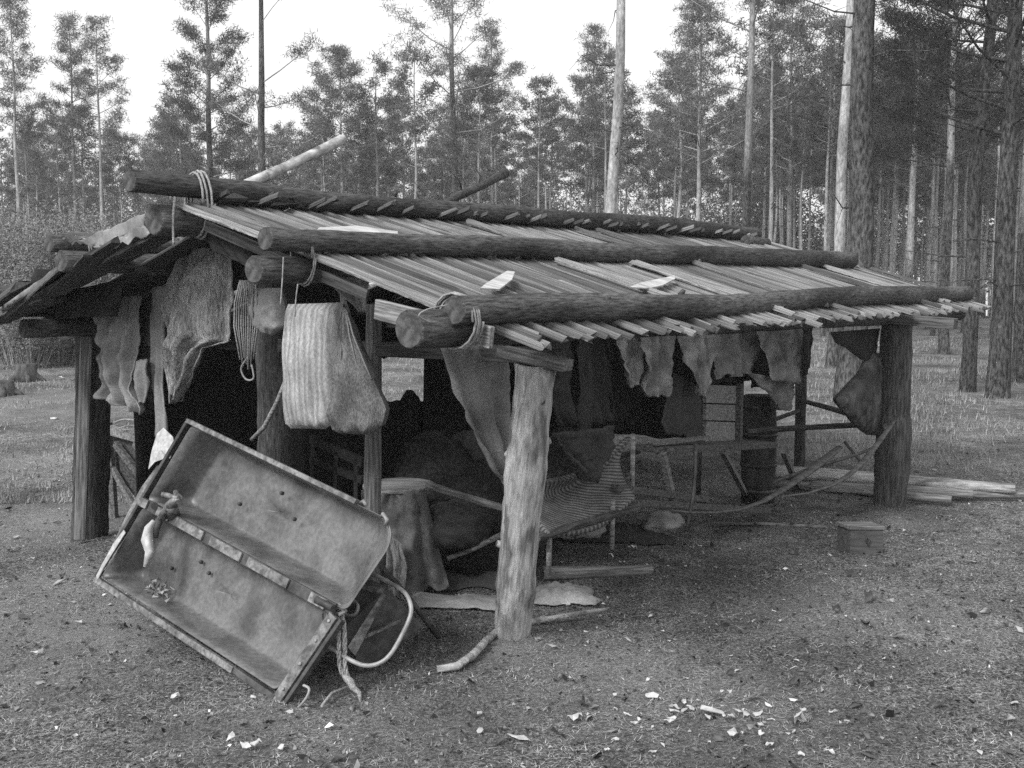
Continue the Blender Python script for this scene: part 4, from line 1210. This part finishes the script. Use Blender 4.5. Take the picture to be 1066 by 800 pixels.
for (x, y, w) in ((83, 648, .06), (40, 710, .07), (62, 498, .1), (57, 437, .14), (65, 395, .22), (10, 575, .09), (35, 585, .08), (183, 747, .035), (264, 728, .04), (500, 758, .05), (499, 744, .04), (535, 735, .035), (705, 741, .05), (712, 737, .05), (715, 707, .04), (768, 700, .04), (700, 757, .05), (800, 778, .06), (776, 748, .05), (800, 736, .05), (835, 783, .05), (790, 746, .06), (870, 740, .04), (865, 741, .03), (920, 690, .03), (680, 785, .05), (660, 760, .05), (640, 775, .04), (805, 635, .04), (812, 645, .04), (830, 690, .03), (690, 660, .03), (625, 640, .05), (610, 660, .03), (590, 630, .06), (605, 636, .05), (570, 585, .06), (585, 590, .06), (640, 730, .04)):
    where = 'left of the metal tray' if x < 300 else ('around the foot of the front post' if x < 660 and y < 670 else ('in front of the front post' if x < 660 else ('under the long eave' if y < 700 else 'in the litter at lower right')))
    scrap(x, y, w, w * random.uniform(.4, .8), w * .25, 'small pale scrap lying on the ground ' + where, 'paper' if random.random() < .6 else 'cloth_light', 'small pale scraps ' + where)
rs_ = random.Random(77)
for k in range(30):
    scrap(rs_.gauss(745, 55), rs_.gauss(745, 20), rs_.uniform(.02, .06), rs_.uniform(.015, .035), .015, 'small pale scrap lying on the ground in the litter at lower right', 'paper' if k % 3 else 'cloth_light', 'small pale scraps in the litter at lower right')
for (x, y, w) in ((98, 680, .05), (130, 655, .06), (145, 660, .05), (800, 690, .05), (840, 710, .05), (826, 715, .08), (760, 705, .05), (930, 720, .05), (900, 655, .07), (965, 668, .06), (870, 640, .09), (905, 625, .1), (985, 640, .06), (300, 770, .04), (65, 606, .06), (52, 604, .05)):
    scrap(x, y, w, w * .7, w * .6, 'small dark cone or bark chip lying on the ground', 'stump', 'dark cones and bark chips on the ground', name='bark_chip')

# ------------------------------------------------------------------ pines
def needle_cloud(cen, per, spread, nl, nw, r, upb=.25):
    """cen (n,3): clump centres -> narrow triangles"""
    n = len(cen)
    c = np.repeat(cen, per, 0)
    m = len(c)
    off = r.normal(0, 1, (m, 3)) * np.array(spread)
    d = r.normal(0, 1, (m, 3)); d[:, 2] += upb
    d /= np.linalg.norm(d, axis=1)[:, None]
    s = np.cross(d, r.normal(0, 1, (m, 3)))
    s /= np.linalg.norm(s, axis=1)[:, None] + 1e-9
    L = nl * r.uniform(.6, 1.3, (m, 1))
    base = c + off
    v = np.empty((m, 3, 3))
    v[:, 0] = base - s * nw / 2
    v[:, 1] = base + s * nw / 2
    v[:, 2] = base + d * L
    return v.reshape(-1, 3)
def make_pine(seed, Ht, r0, c0, R, nb, clumps, per, nl, nw, spread, dead=6, sparse=.0, cone=.6, droop=0.0, lowmat='pine_low', needle='needles', light=.5, sway=.15):
    r = np.random.default_rng(seed)
    rs = random.Random(seed)
    tb_ = MB()
    n = 16
    axis = []
    for i in range(n + 1):
        z = Ht * i / n - .15
        axis.append(Vector((sway * noise.noise((z * .25, seed, 0)), sway * noise.noise((z * .25, seed, 7)), z)))
    def at(z):
        f = max(0, min(n - 1e-6, (z + .15) / Ht * n)); i = int(f)
        return axis[i].lerp(axis[i + 1], f - i)
    rad = [r0 * (1.18 if i == 0 else 1) * (1 - .86 * (i / n) ** 1.15) for i in range(n + 1)]
    cut = max(1, int(n * light))
    tb_.tube(axis[:cut + 1], rad[:cut + 1], 12, False, .05, 0)
    tb_.tube(axis[cut:], rad[cut:], 9, True, .04, 1)
    cen = []
    for b in range(nb):
        f = (b + rs.random()) / nb
        z = c0 + (Ht - c0 - .1) * f
        L = R * ((1 - f) ** cone) * rs.uniform(.45, 1.1) + .25
        if rs.random() < sparse:
            continue
        az = b * 2.4 + rs.uniform(-.5, .5)
        el = -droop * (1 - f) + .15 + .75 * f + rs.uniform(-.15, .15)
        p0 = at(z)
        dh = Vector((math.cos(az), math.sin(az), 0))
        pts = []
        for t in (0, .35, .7, 1):
            pts.append(p0 + dh * (L * t * math.cos(el)) + Vector((0, 0, L * t * math.sin(el) + .18 * L * t * t)) + Vector((rs.gauss(0, .04), rs.gauss(0, .04), rs.gauss(0, .03))) * L * t)
        br_ = max(.008, r0 * .22 * (1 - f * .7) * min(1, L / R + .2))
        tb_.tube(pts, [br_, br_ * .75, br_ * .45, br_ * .2], 4, False, 0, 0 if needle == 'needles_dark' else 1)
        nc = max(3, int(clumps * (.4 + L / R * .7)))
        side = Vector((-dh.y, dh.x, 0))
        for k in range(nc):
            t = rs.uniform(.3, 1.05) ** .8
            i = min(2, int(t / .35)) if t < 1 else 2
            q = pts[0].lerp(pts[1], t / .35) if t < .35 else (pts[1].lerp(pts[2], (t - .35) / .35) if t < .7 else pts[2].lerp(pts[3], min(1.1, (t - .7) / .3)))
            q = q + side * rs.gauss(0, .16) * L * (1.1 - .5 * t) + Vector((0, 0, rs.uniform(-.03, .1) * L))
            cen.append(q)
    for k in range(dead):
        z = rs.uniform(.3, .98) * c0
        az = rs.uniform(0, 6.28); L = rs.uniform(.4, 1.5)
        dh = Vector((math.cos(az), math.sin(az), 0)); p0 = at(z)
        pts = [p0, p0 + dh * L * .4 + Vector((0, 0, rs.uniform(-.05, .12))), p0 + dh * L * .75 + Vector((rs.gauss(0, .08), rs.gauss(0, .08), rs.uniform(-.12, .15))), p0 + dh * L + Vector((rs.gauss(0, .12), rs.gauss(0, .12), rs.uniform(-.3, .15)))]
        tb_.tube(pts, [.017, .011, .007, .003], 5, False, 0, 0)
        tb_.tube([pts[1], pts[1] + Vector((rs.gauss(0, .2), rs.gauss(0, .2), rs.gauss(0, .15)))], [.006, .002], 3, False, 0, 0)
    cen = np.array([tuple(q) for q in cen])
    v = needle_cloud(cen, per, spread, nl, nw, r)
    cm = fast_mesh('crown', v, 3, np.arange(len(v)))
    cm.materials.append(M[needle])
    tm = tb_.mesh('trunk', [M[lowmat], M['pine_light']])
    return tm, cm
def plant_pine(meshes, loc, label, group=None, rz=0.0, sc_=1.0, lean=(0, 0), name='pine_tree'):
    e = bpy.data.objects.new(name, None)
    e.empty_display_size = .2
    loc = Vector((loc.x, loc.y, ground_z(loc.x, loc.y)))
    mw = Matrix.Translation(loc) @ Matrix.Rotation(lean[0], 4, 'Y') @ Matrix.Rotation(lean[1], 4, 'X') @ Matrix.Rotation(rz, 4, 'Z') @ Matrix.Scale(sc_, 4)
    place(e, mw)
    tag(e, label, 'tree', group)
    for nm, me in zip(('trunk', 'crown'), meshes):
        if me is None:
            continue
        o = bpy.data.objects.new(nm, me)
        place(o, mw, e)
    return e
def at_dist(x, d):
    p = D(x, 300, d); p.z = 0
    return p

# the nearer trees one can single out
near = [
    # px, dist, H, r0, c0, R, nb, clumps, per, lean, label, kwargs
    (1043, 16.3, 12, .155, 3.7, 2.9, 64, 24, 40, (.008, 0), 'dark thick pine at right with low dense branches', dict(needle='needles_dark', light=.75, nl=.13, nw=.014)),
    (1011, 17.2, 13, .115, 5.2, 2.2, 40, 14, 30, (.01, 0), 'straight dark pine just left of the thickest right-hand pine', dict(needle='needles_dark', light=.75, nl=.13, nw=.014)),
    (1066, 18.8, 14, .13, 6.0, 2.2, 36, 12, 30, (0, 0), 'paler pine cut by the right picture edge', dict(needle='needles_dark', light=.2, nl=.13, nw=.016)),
    (886, 15.8, 17, .19, 8.5, 2.4, 36, 12, 28, (.018, 0), 'thickest scaly pine standing right behind the shelter roof', dict(light=.9, dead=7, nl=.13, nw=.016)),
    (868, 21.5, 17, .115, 11.5, 2.4, 34, 12, 26, (.022, 0), 'light barked leaning pine with bare branches beside the scaly one', dict(light=.12, dead=20, nl=.14, nw=.018)),
    (774, 29, 14, .135, 5.8, 3.0, 30, 15, 34, (.012, 0), 'tall pine with open spreading crown above the roof end', dict(light=.35, dead=6, nl=.15, nw=.02, sparse=.2)),
    (632, 23, 17, .135, 11.5, 2.2, 30, 12, 26, (.03, 0), 'bare trunked pine with dead twisted branches above the ridge', dict(light=.12, dead=22, nl=.14, nw=.018)),
    (474, 37, 15.5, .135, 6.2, 2.9, 34, 18, 34, (-.01, 0), 'tall pine with wide layered crown left of centre', dict(light=.6, dead=5, nl=.16, nw=.022, sparse=.15)),
    (277, 34, 15, .145, 4.6, 2.6, 30, 15, 34, (0, 0), 'dark straight pine with side branches above the birch pole', dict(light=.8, dead=6, nl=.16, nw=.022, sparse=.3)),
    (222, 37, 13.5, .14, 1.6, 2.0, 60, 20, 34, (0, 0), 'dense dark evergreen reaching the top edge left of centre', dict(light=.6, dead=0, nl=.17, nw=.025, cone=.45, needle='needles')),
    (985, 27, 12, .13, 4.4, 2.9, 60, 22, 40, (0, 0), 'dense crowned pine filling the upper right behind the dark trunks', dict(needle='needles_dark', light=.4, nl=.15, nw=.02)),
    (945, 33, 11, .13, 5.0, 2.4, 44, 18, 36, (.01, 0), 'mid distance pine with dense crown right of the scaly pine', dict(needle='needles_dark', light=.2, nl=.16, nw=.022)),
    (820, 40, 11.5, .12, 4.6, 2.3, 40, 14, 34, (0, 0), 'slender pine standing between the roof end and the leaning pine', dict(light=.3, nl=.17, nw=.024)),
    (726, 38, 10.8, .12, 5.5, 2.2, 40, 14, 34, (0, 0), 'rounded pine crown just left of the open crowned pine', dict(light=.3, nl=.17, nw=.024)),
    (22, 45, 12.6, .11, 7.6, 1.7, 30, 12, 30, (0, 0), 'slim pine with small high crown at the left picture edge', dict(light=.1, nl=.18, nw=.026)),
    (81, 47, 12.4, .1, 7.4, 1.3, 28, 12, 30, (0, 0), 'slim pine left of the pair with narrow high crowns', dict(light=.1, nl=.18, nw=.026)),
    (109, 46, 12.0, .1, 6.8, 1.7, 26, 12, 30, (0, 0), 'slim pine right of the pair with narrow high crowns', dict(light=.1, nl=.18, nw=.026, sparse=.2)),
    (357, 46, 10.8, .11, 6.0, 2.2, 36, 14, 34, (0, 0), 'round topped pine behind the birch pole tip', dict(light=.1, nl=.18, nw=.026)),
    (512, 52, 13.0, .11, 7.6, 1.9, 26, 12, 30, (0, 0), 'thin pale crowned pine between the two tall central pines', dict(light=.1, nl=.18, nw=.026, sparse=.2)),
    (617, 48, 12.2, .1, 6.6, 1.6, 26, 12, 30, (0, 0), 'thin pine close left of the bare trunked pine', dict(light=.1, nl=.18, nw=.026, sparse=.2)),
    (705, 44, 10.2, .11, 5.0, 2.2, 36, 14, 34, (0, 0), 'light trunked pine right of the bare trunked pine', dict(light=.1, nl=.18, nw=.026)),
]
for k, (x, d, Ht, r0, c0, R, nb, cl, per, lean, label, kw) in enumerate(near):
    kw = dict(kw)
    kw.setdefault('spread', (.10, .10, .05) if d < 30 else (.13, .13, .065))
    me = make_pine(40 + k, Ht, r0, c0, R, nb, cl, per, **kw)
    plant_pine(me, at_dist(x, d), label, None, random.uniform(0, 6), 1, lean)

# the stand beyond: shared shapes, every tree an individual
FARV = [make_pine(200 + k, 11 + .5 * (k % 3), .1, 6.4 + .5 * (k % 4), 1.6 + .15 * (k % 3), 30, 10, 20, .22, .042, (.13, .13, .06), dead=4, light=.1, sparse=.1, cone=.38) for k in range(7)]
MARKS = [(-200, 'at far left, left of the slim pine by the picture edge'), (30, 'between the slim edge pine and the slim pair'), (108, 'between the slim pair and the dense dark evergreen'),
         (222, 'between the dense evergreen and the birch pole tip'), (357, 'between the round topped pine and the wide layered pine'), (474, 'between the wide layered pine and the thin pale crowned pine'),
         (540, 'just left of the bare trunked pine'), (636, 'between the bare trunked pine and the open crowned pine'), (776, 'between the open crowned pine and the slender pine'),
         (822, 'between the slender pine and the leaning pine'), (895, 'just right of the thickest scaly pine'), (955, 'left of the two dark right-hand pines'), (1020, 'behind the dark right-hand pines')]
def stand(xs0, xs1, d0, d1, count, smin=.82, smax=1.08, gap=9):
    used = []
    tries = 0
    while len(used) < count and tries < 4000:
        tries += 1
        x, d = random.uniform(xs0, xs1), random.uniform(d0, d1)
        p = at_dist(x, d)
        if any((p - q).length < gap * .22 for q in used):
            continue
        used.append(p)
        where = [w for (m_, w) in MARKS if x >= m_][-1]
        plant_pine(random.choice(FARV), p, 'distant pine ' + where, 'far pines ' + where, random.uniform(0, 6.28), random.uniform(smin, smax), (random.gauss(0, .015), random.gauss(0, .015)))
stand(-40, 330, 46, 70, 38, .66, .85)
stand(330, 800, 44, 70, 66, .7, .95)
stand(800, 1085, 34, 60, 60, .72, .92)
stand(860, 1085, 50, 85, 56, .9, 1.1)
# what lies still deeper reads as one mass
def far_wood():
    vs, idx = [], []
    r = np.random.default_rng(5)
    tm = MB()
    cens = []
    for k in range(250):
        x = r.uniform(-140, 1100); d = r.uniform(66, 120)
        p = at_dist(x, d); p.z = ground_z(p.x, p.y)
        hh = r.uniform(7, 9.5) * (d / 66) ** .3
        tm.tube([p, p + Vector((0, 0, hh * .95))], [.13, .04], 5, False)
        c = r.normal(0, 1, (90, 3)) * np.array([1.2, 1.2, hh * .17]) + np.array([p.x, p.y, p.z + hh * .68])
        cens.append(c)
    o = tm.build('far_wood_trunks', M['pine_light']); o['kind'] = 'stuff'; o['label'] = 'pale thin trunks deep in the far wood'
    v = needle_cloud(np.concatenate(cens), 7, (.3, .3, .2), .35, .12, r)
    me = fast_mesh('far_wood', v, 3, np.arange(len(v)))
    me.materials.append(M['needles'])
    o = bpy.data.objects.new('far_wood', me); place(o, Matrix()); o['kind'] = 'stuff'; o['label'] = 'soft mass of pine crowns deep in the far wood'
far_wood()

# ------------------------------------------------------------------ shrubs: twiggy young growth at left and under the far wood
def shrub_mesh(seed, hgt, wid, stems, leaves):
    r = np.random.default_rng(seed); rs = random.Random(seed)
    b = MB(); cen = []
    for k in range(stems):
        a = rs.uniform(0, 6.28); sp = rs.uniform(.1, 1) * wid
        base = Vector((math.cos(a) * sp * .25, math.sin(a) * sp * .25, -.05))
        h_ = hgt * rs.uniform(.5, 1)
        tip = Vector((math.cos(a) * sp, math.sin(a) * sp, h_))
        mid = base.lerp(tip, .5) + Vector((rs.gauss(0, .1), rs.gauss(0, .1), .1))
        b.tube([base, mid, tip], [.014, .009, .003], 4, False)
        for j in range(9):
            t = rs.uniform(.25, 1)
            q = base.lerp(mid, t * 2) if t < .5 else mid.lerp(tip, t * 2 - 1)
            e = q + Vector((rs.gauss(0, .22), rs.gauss(0, .22), rs.uniform(.05, .3)))
            b.tube([q, e], [.006, .002], 3, False)
            cen += [tuple(e), tuple(q.lerp(e, .6))]
    v = needle_cloud(np.array(cen), leaves, (.12, .12, .12), .07, .022, r)
    cm = fast_mesh('foliage', v, 3, np.arange(len(v))); cm.materials.append(M['twigs'])
    return b.mesh('stems', [M['twigs']]), cm
SHV = [shrub_mesh(300 + k, 2.6, 1.3, 38, 26) for k in range(4)]
def shrub(x, d, s, label, group):
    p = at_dist(x, d)
    e = bpy.data.objects.new('shrub', None); mw = Matrix.Translation((p.x, p.y, ground_z(p.x, p.y))) @ Matrix.Rotation(random.uniform(0, 6.28), 4, 'Z') @ Matrix.Scale(s, 4)
    place(e, mw); tag(e, label, 'shrub', group)
    for nm, me in zip(('stems', 'foliage'), random.choice(SHV)):
        place(bpy.data.objects.new(nm, me), mw, e)
for k in range(10):
    shrub(random.uniform(860, 1080), random.uniform(46, 52), random.uniform(.35, .6), 'low pale bush at the foot of the right-hand wood', 'low bushes at right')
for k in range(26):
    shrub(random.uniform(-40, 215), random.uniform(22, 33), random.uniform(.75, 1.25), 'pale twiggy shrub in the thicket left of the shelter roof', 'shrubs in the left thicket')
for k in range(34):
    shrub(random.uniform(215, 760), random.uniform(36, 46), random.uniform(.5, .85), 'low pale shrub at the foot of the far wood', 'low shrubs below the far wood')

# ------------------------------------------------------------------ ground cover nobody could count
def blades(n, area, hfun, wfun, flat, name, m, label, seed):
    r = np.random.default_rng(seed)
    P = area(n, r)
    n = len(P)
    z = np.array([ground_z(x, y) for x, y in P])
    base = np.column_stack([P, z])
    az = r.uniform(0, 2 * math.pi, n)
    L = hfun(n, r, P)[:, None]; w = wfun(n, r, P)[:, None]
    el = r.uniform(*flat, n)
    d = np.column_stack([np.cos(az) * np.cos(el), np.sin(az) * np.cos(el), np.sin(el)])
    s = np.column_stack([-np.sin(az), np.cos(az), np.zeros(n)])
    v = np.empty((n, 3, 3))
    v[:, 0] = base - s * w / 2 + [0, 0, .002]; v[:, 1] = base + s * w / 2 + [0, 0, .002]; v[:, 2] = base + d * L + [0, 0, .004]
    me = fast_mesh(name, v.reshape(-1, 3), 3, np.arange(n * 3))
    me.materials.append(m)
    o = bpy.data.objects.new(name, me); place(o, Matrix()); o['kind'] = 'stuff'; o['label'] = label
def fan(d0, d1, pw=1.0, x0=-.55, x1=.55):
    def f(n, r):
        y = d0 + (d1 - d0) * r.random(n) ** pw
        x = r.uniform(x0, x1, n) * y
        return np.column_stack([x, y])
    return f
def shelter_uv(P):
    q = P - np.array([F0.x, F0.y])
    return q @ np.array([UU.x, UU.y]), q @ np.array([VV.x, VV.y])
def field(d0, d1, pw):
    g = fan(d0, d1, pw)
    def f(n, r):
        P = g(n, r)
        u_, v_ = shelter_uv(P)
        k = ~((u_ > -.3) & (u_ < 6.2) & (v_ > -1.2) & (v_ < 3.5))
        cl = np.array([noise.noise((x * .45, y * .45, 11)) for x, y in P])
        k &= cl + r.normal(0, .2, len(P)) > .04
        return P[k]
    return f
blades(110000, fan(3.2, 11, 1.25), lambda n, r, P: r.uniform(.012, .05, n), lambda n, r, P: r.uniform(.0015, .004, n), (-.05, .25), 'needle_litter', M['litter'], 'fallen pine needles and twigs covering the ground', 1)
blades(12000, field(3.2, 9, 1.1), lambda n, r, P: r.uniform(.01, .025, n), lambda n, r, P: r.uniform(.002, .004, n), (.3, 1.3), 'moss_tufts', M['litter'], 'short moss and grass tufts on the trodden ground', 2)
blades(150000, field(8.5, 34, 1.5), lambda n, r, P: r.uniform(.025, .085, n) * (1 + .5 * (P[:, 0] > 3)), lambda n, r, P: .004 + .0005 * P[:, 1], (.6, 1.5), 'dry_grass', M['grass'], 'short dry grass of the forest clearing', 3)

def debris(n, seed):
    r = np.random.default_rng(seed)
    P = fan(3.2, 12, 1.2)(n, r)
    z = np.array([ground_z(x, y) for x, y in P])
    c = np.column_stack([P, z + .004])
    sz = r.uniform(.004, .016, n) * (1 + 1.2 * (r.random(n) < .08))
    a = r.uniform(0, 6.28, n)
    v = np.empty((n, 4, 3))
    for k in range(4):
        rr = sz * r.uniform(.5, 1.2, n)
        ang = a + k * 1.57 + r.normal(0, .3, n)
        v[:, k] = c + np.column_stack([np.cos(ang) * rr * (1 if k % 2 else .5), np.sin(ang) * rr, r.uniform(0, 1, n) * sz * .9])
    me = fast_mesh('ground_debris', v.reshape(-1, 3), 4, np.arange(n * 4))
    me.materials.append(mat('bark and paper crumbs', .05, .12, (2, 2, 2), bump=0, island=.95, rough=1, second=((9, 9, 9), .6, 3.4, .5, .62)))
    o = bpy.data.objects.new('ground_debris', me); place(o, Matrix()); o['kind'] = 'stuff'; o['label'] = 'crumbs of bark, cones and paper on the ground'
debris(15000, 9)

# ------------------------------------------------------------------ thin haze
def haze():
    b = MB()
    b.box((0, 55, 11), (260, 0, 0), (0, 120, 0), (0, 0, 13))
    m = bpy.data.materials.new('haze'); m.use_nodes = True
    n, l = m.node_tree.nodes, m.node_tree.links
    n.remove(n['Principled BSDF'])
    v = n.new('ShaderNodeVolumePrincipled'); v.inputs['Color'].default_value = (.9, .9, .9, 1); v.inputs['Density'].default_value = HAZE; v.inputs['Anisotropy'].default_value = .2
    l.new(v.outputs[0], n['Material Output'].inputs['Volume'])
    o = b.build('haze', m); o['kind'] = 'stuff'; o['label'] = 'thin pale air haze'
HAZE = 0.0015
if HAZE:
    haze()
    sc.cycles.volume_bounces = 0
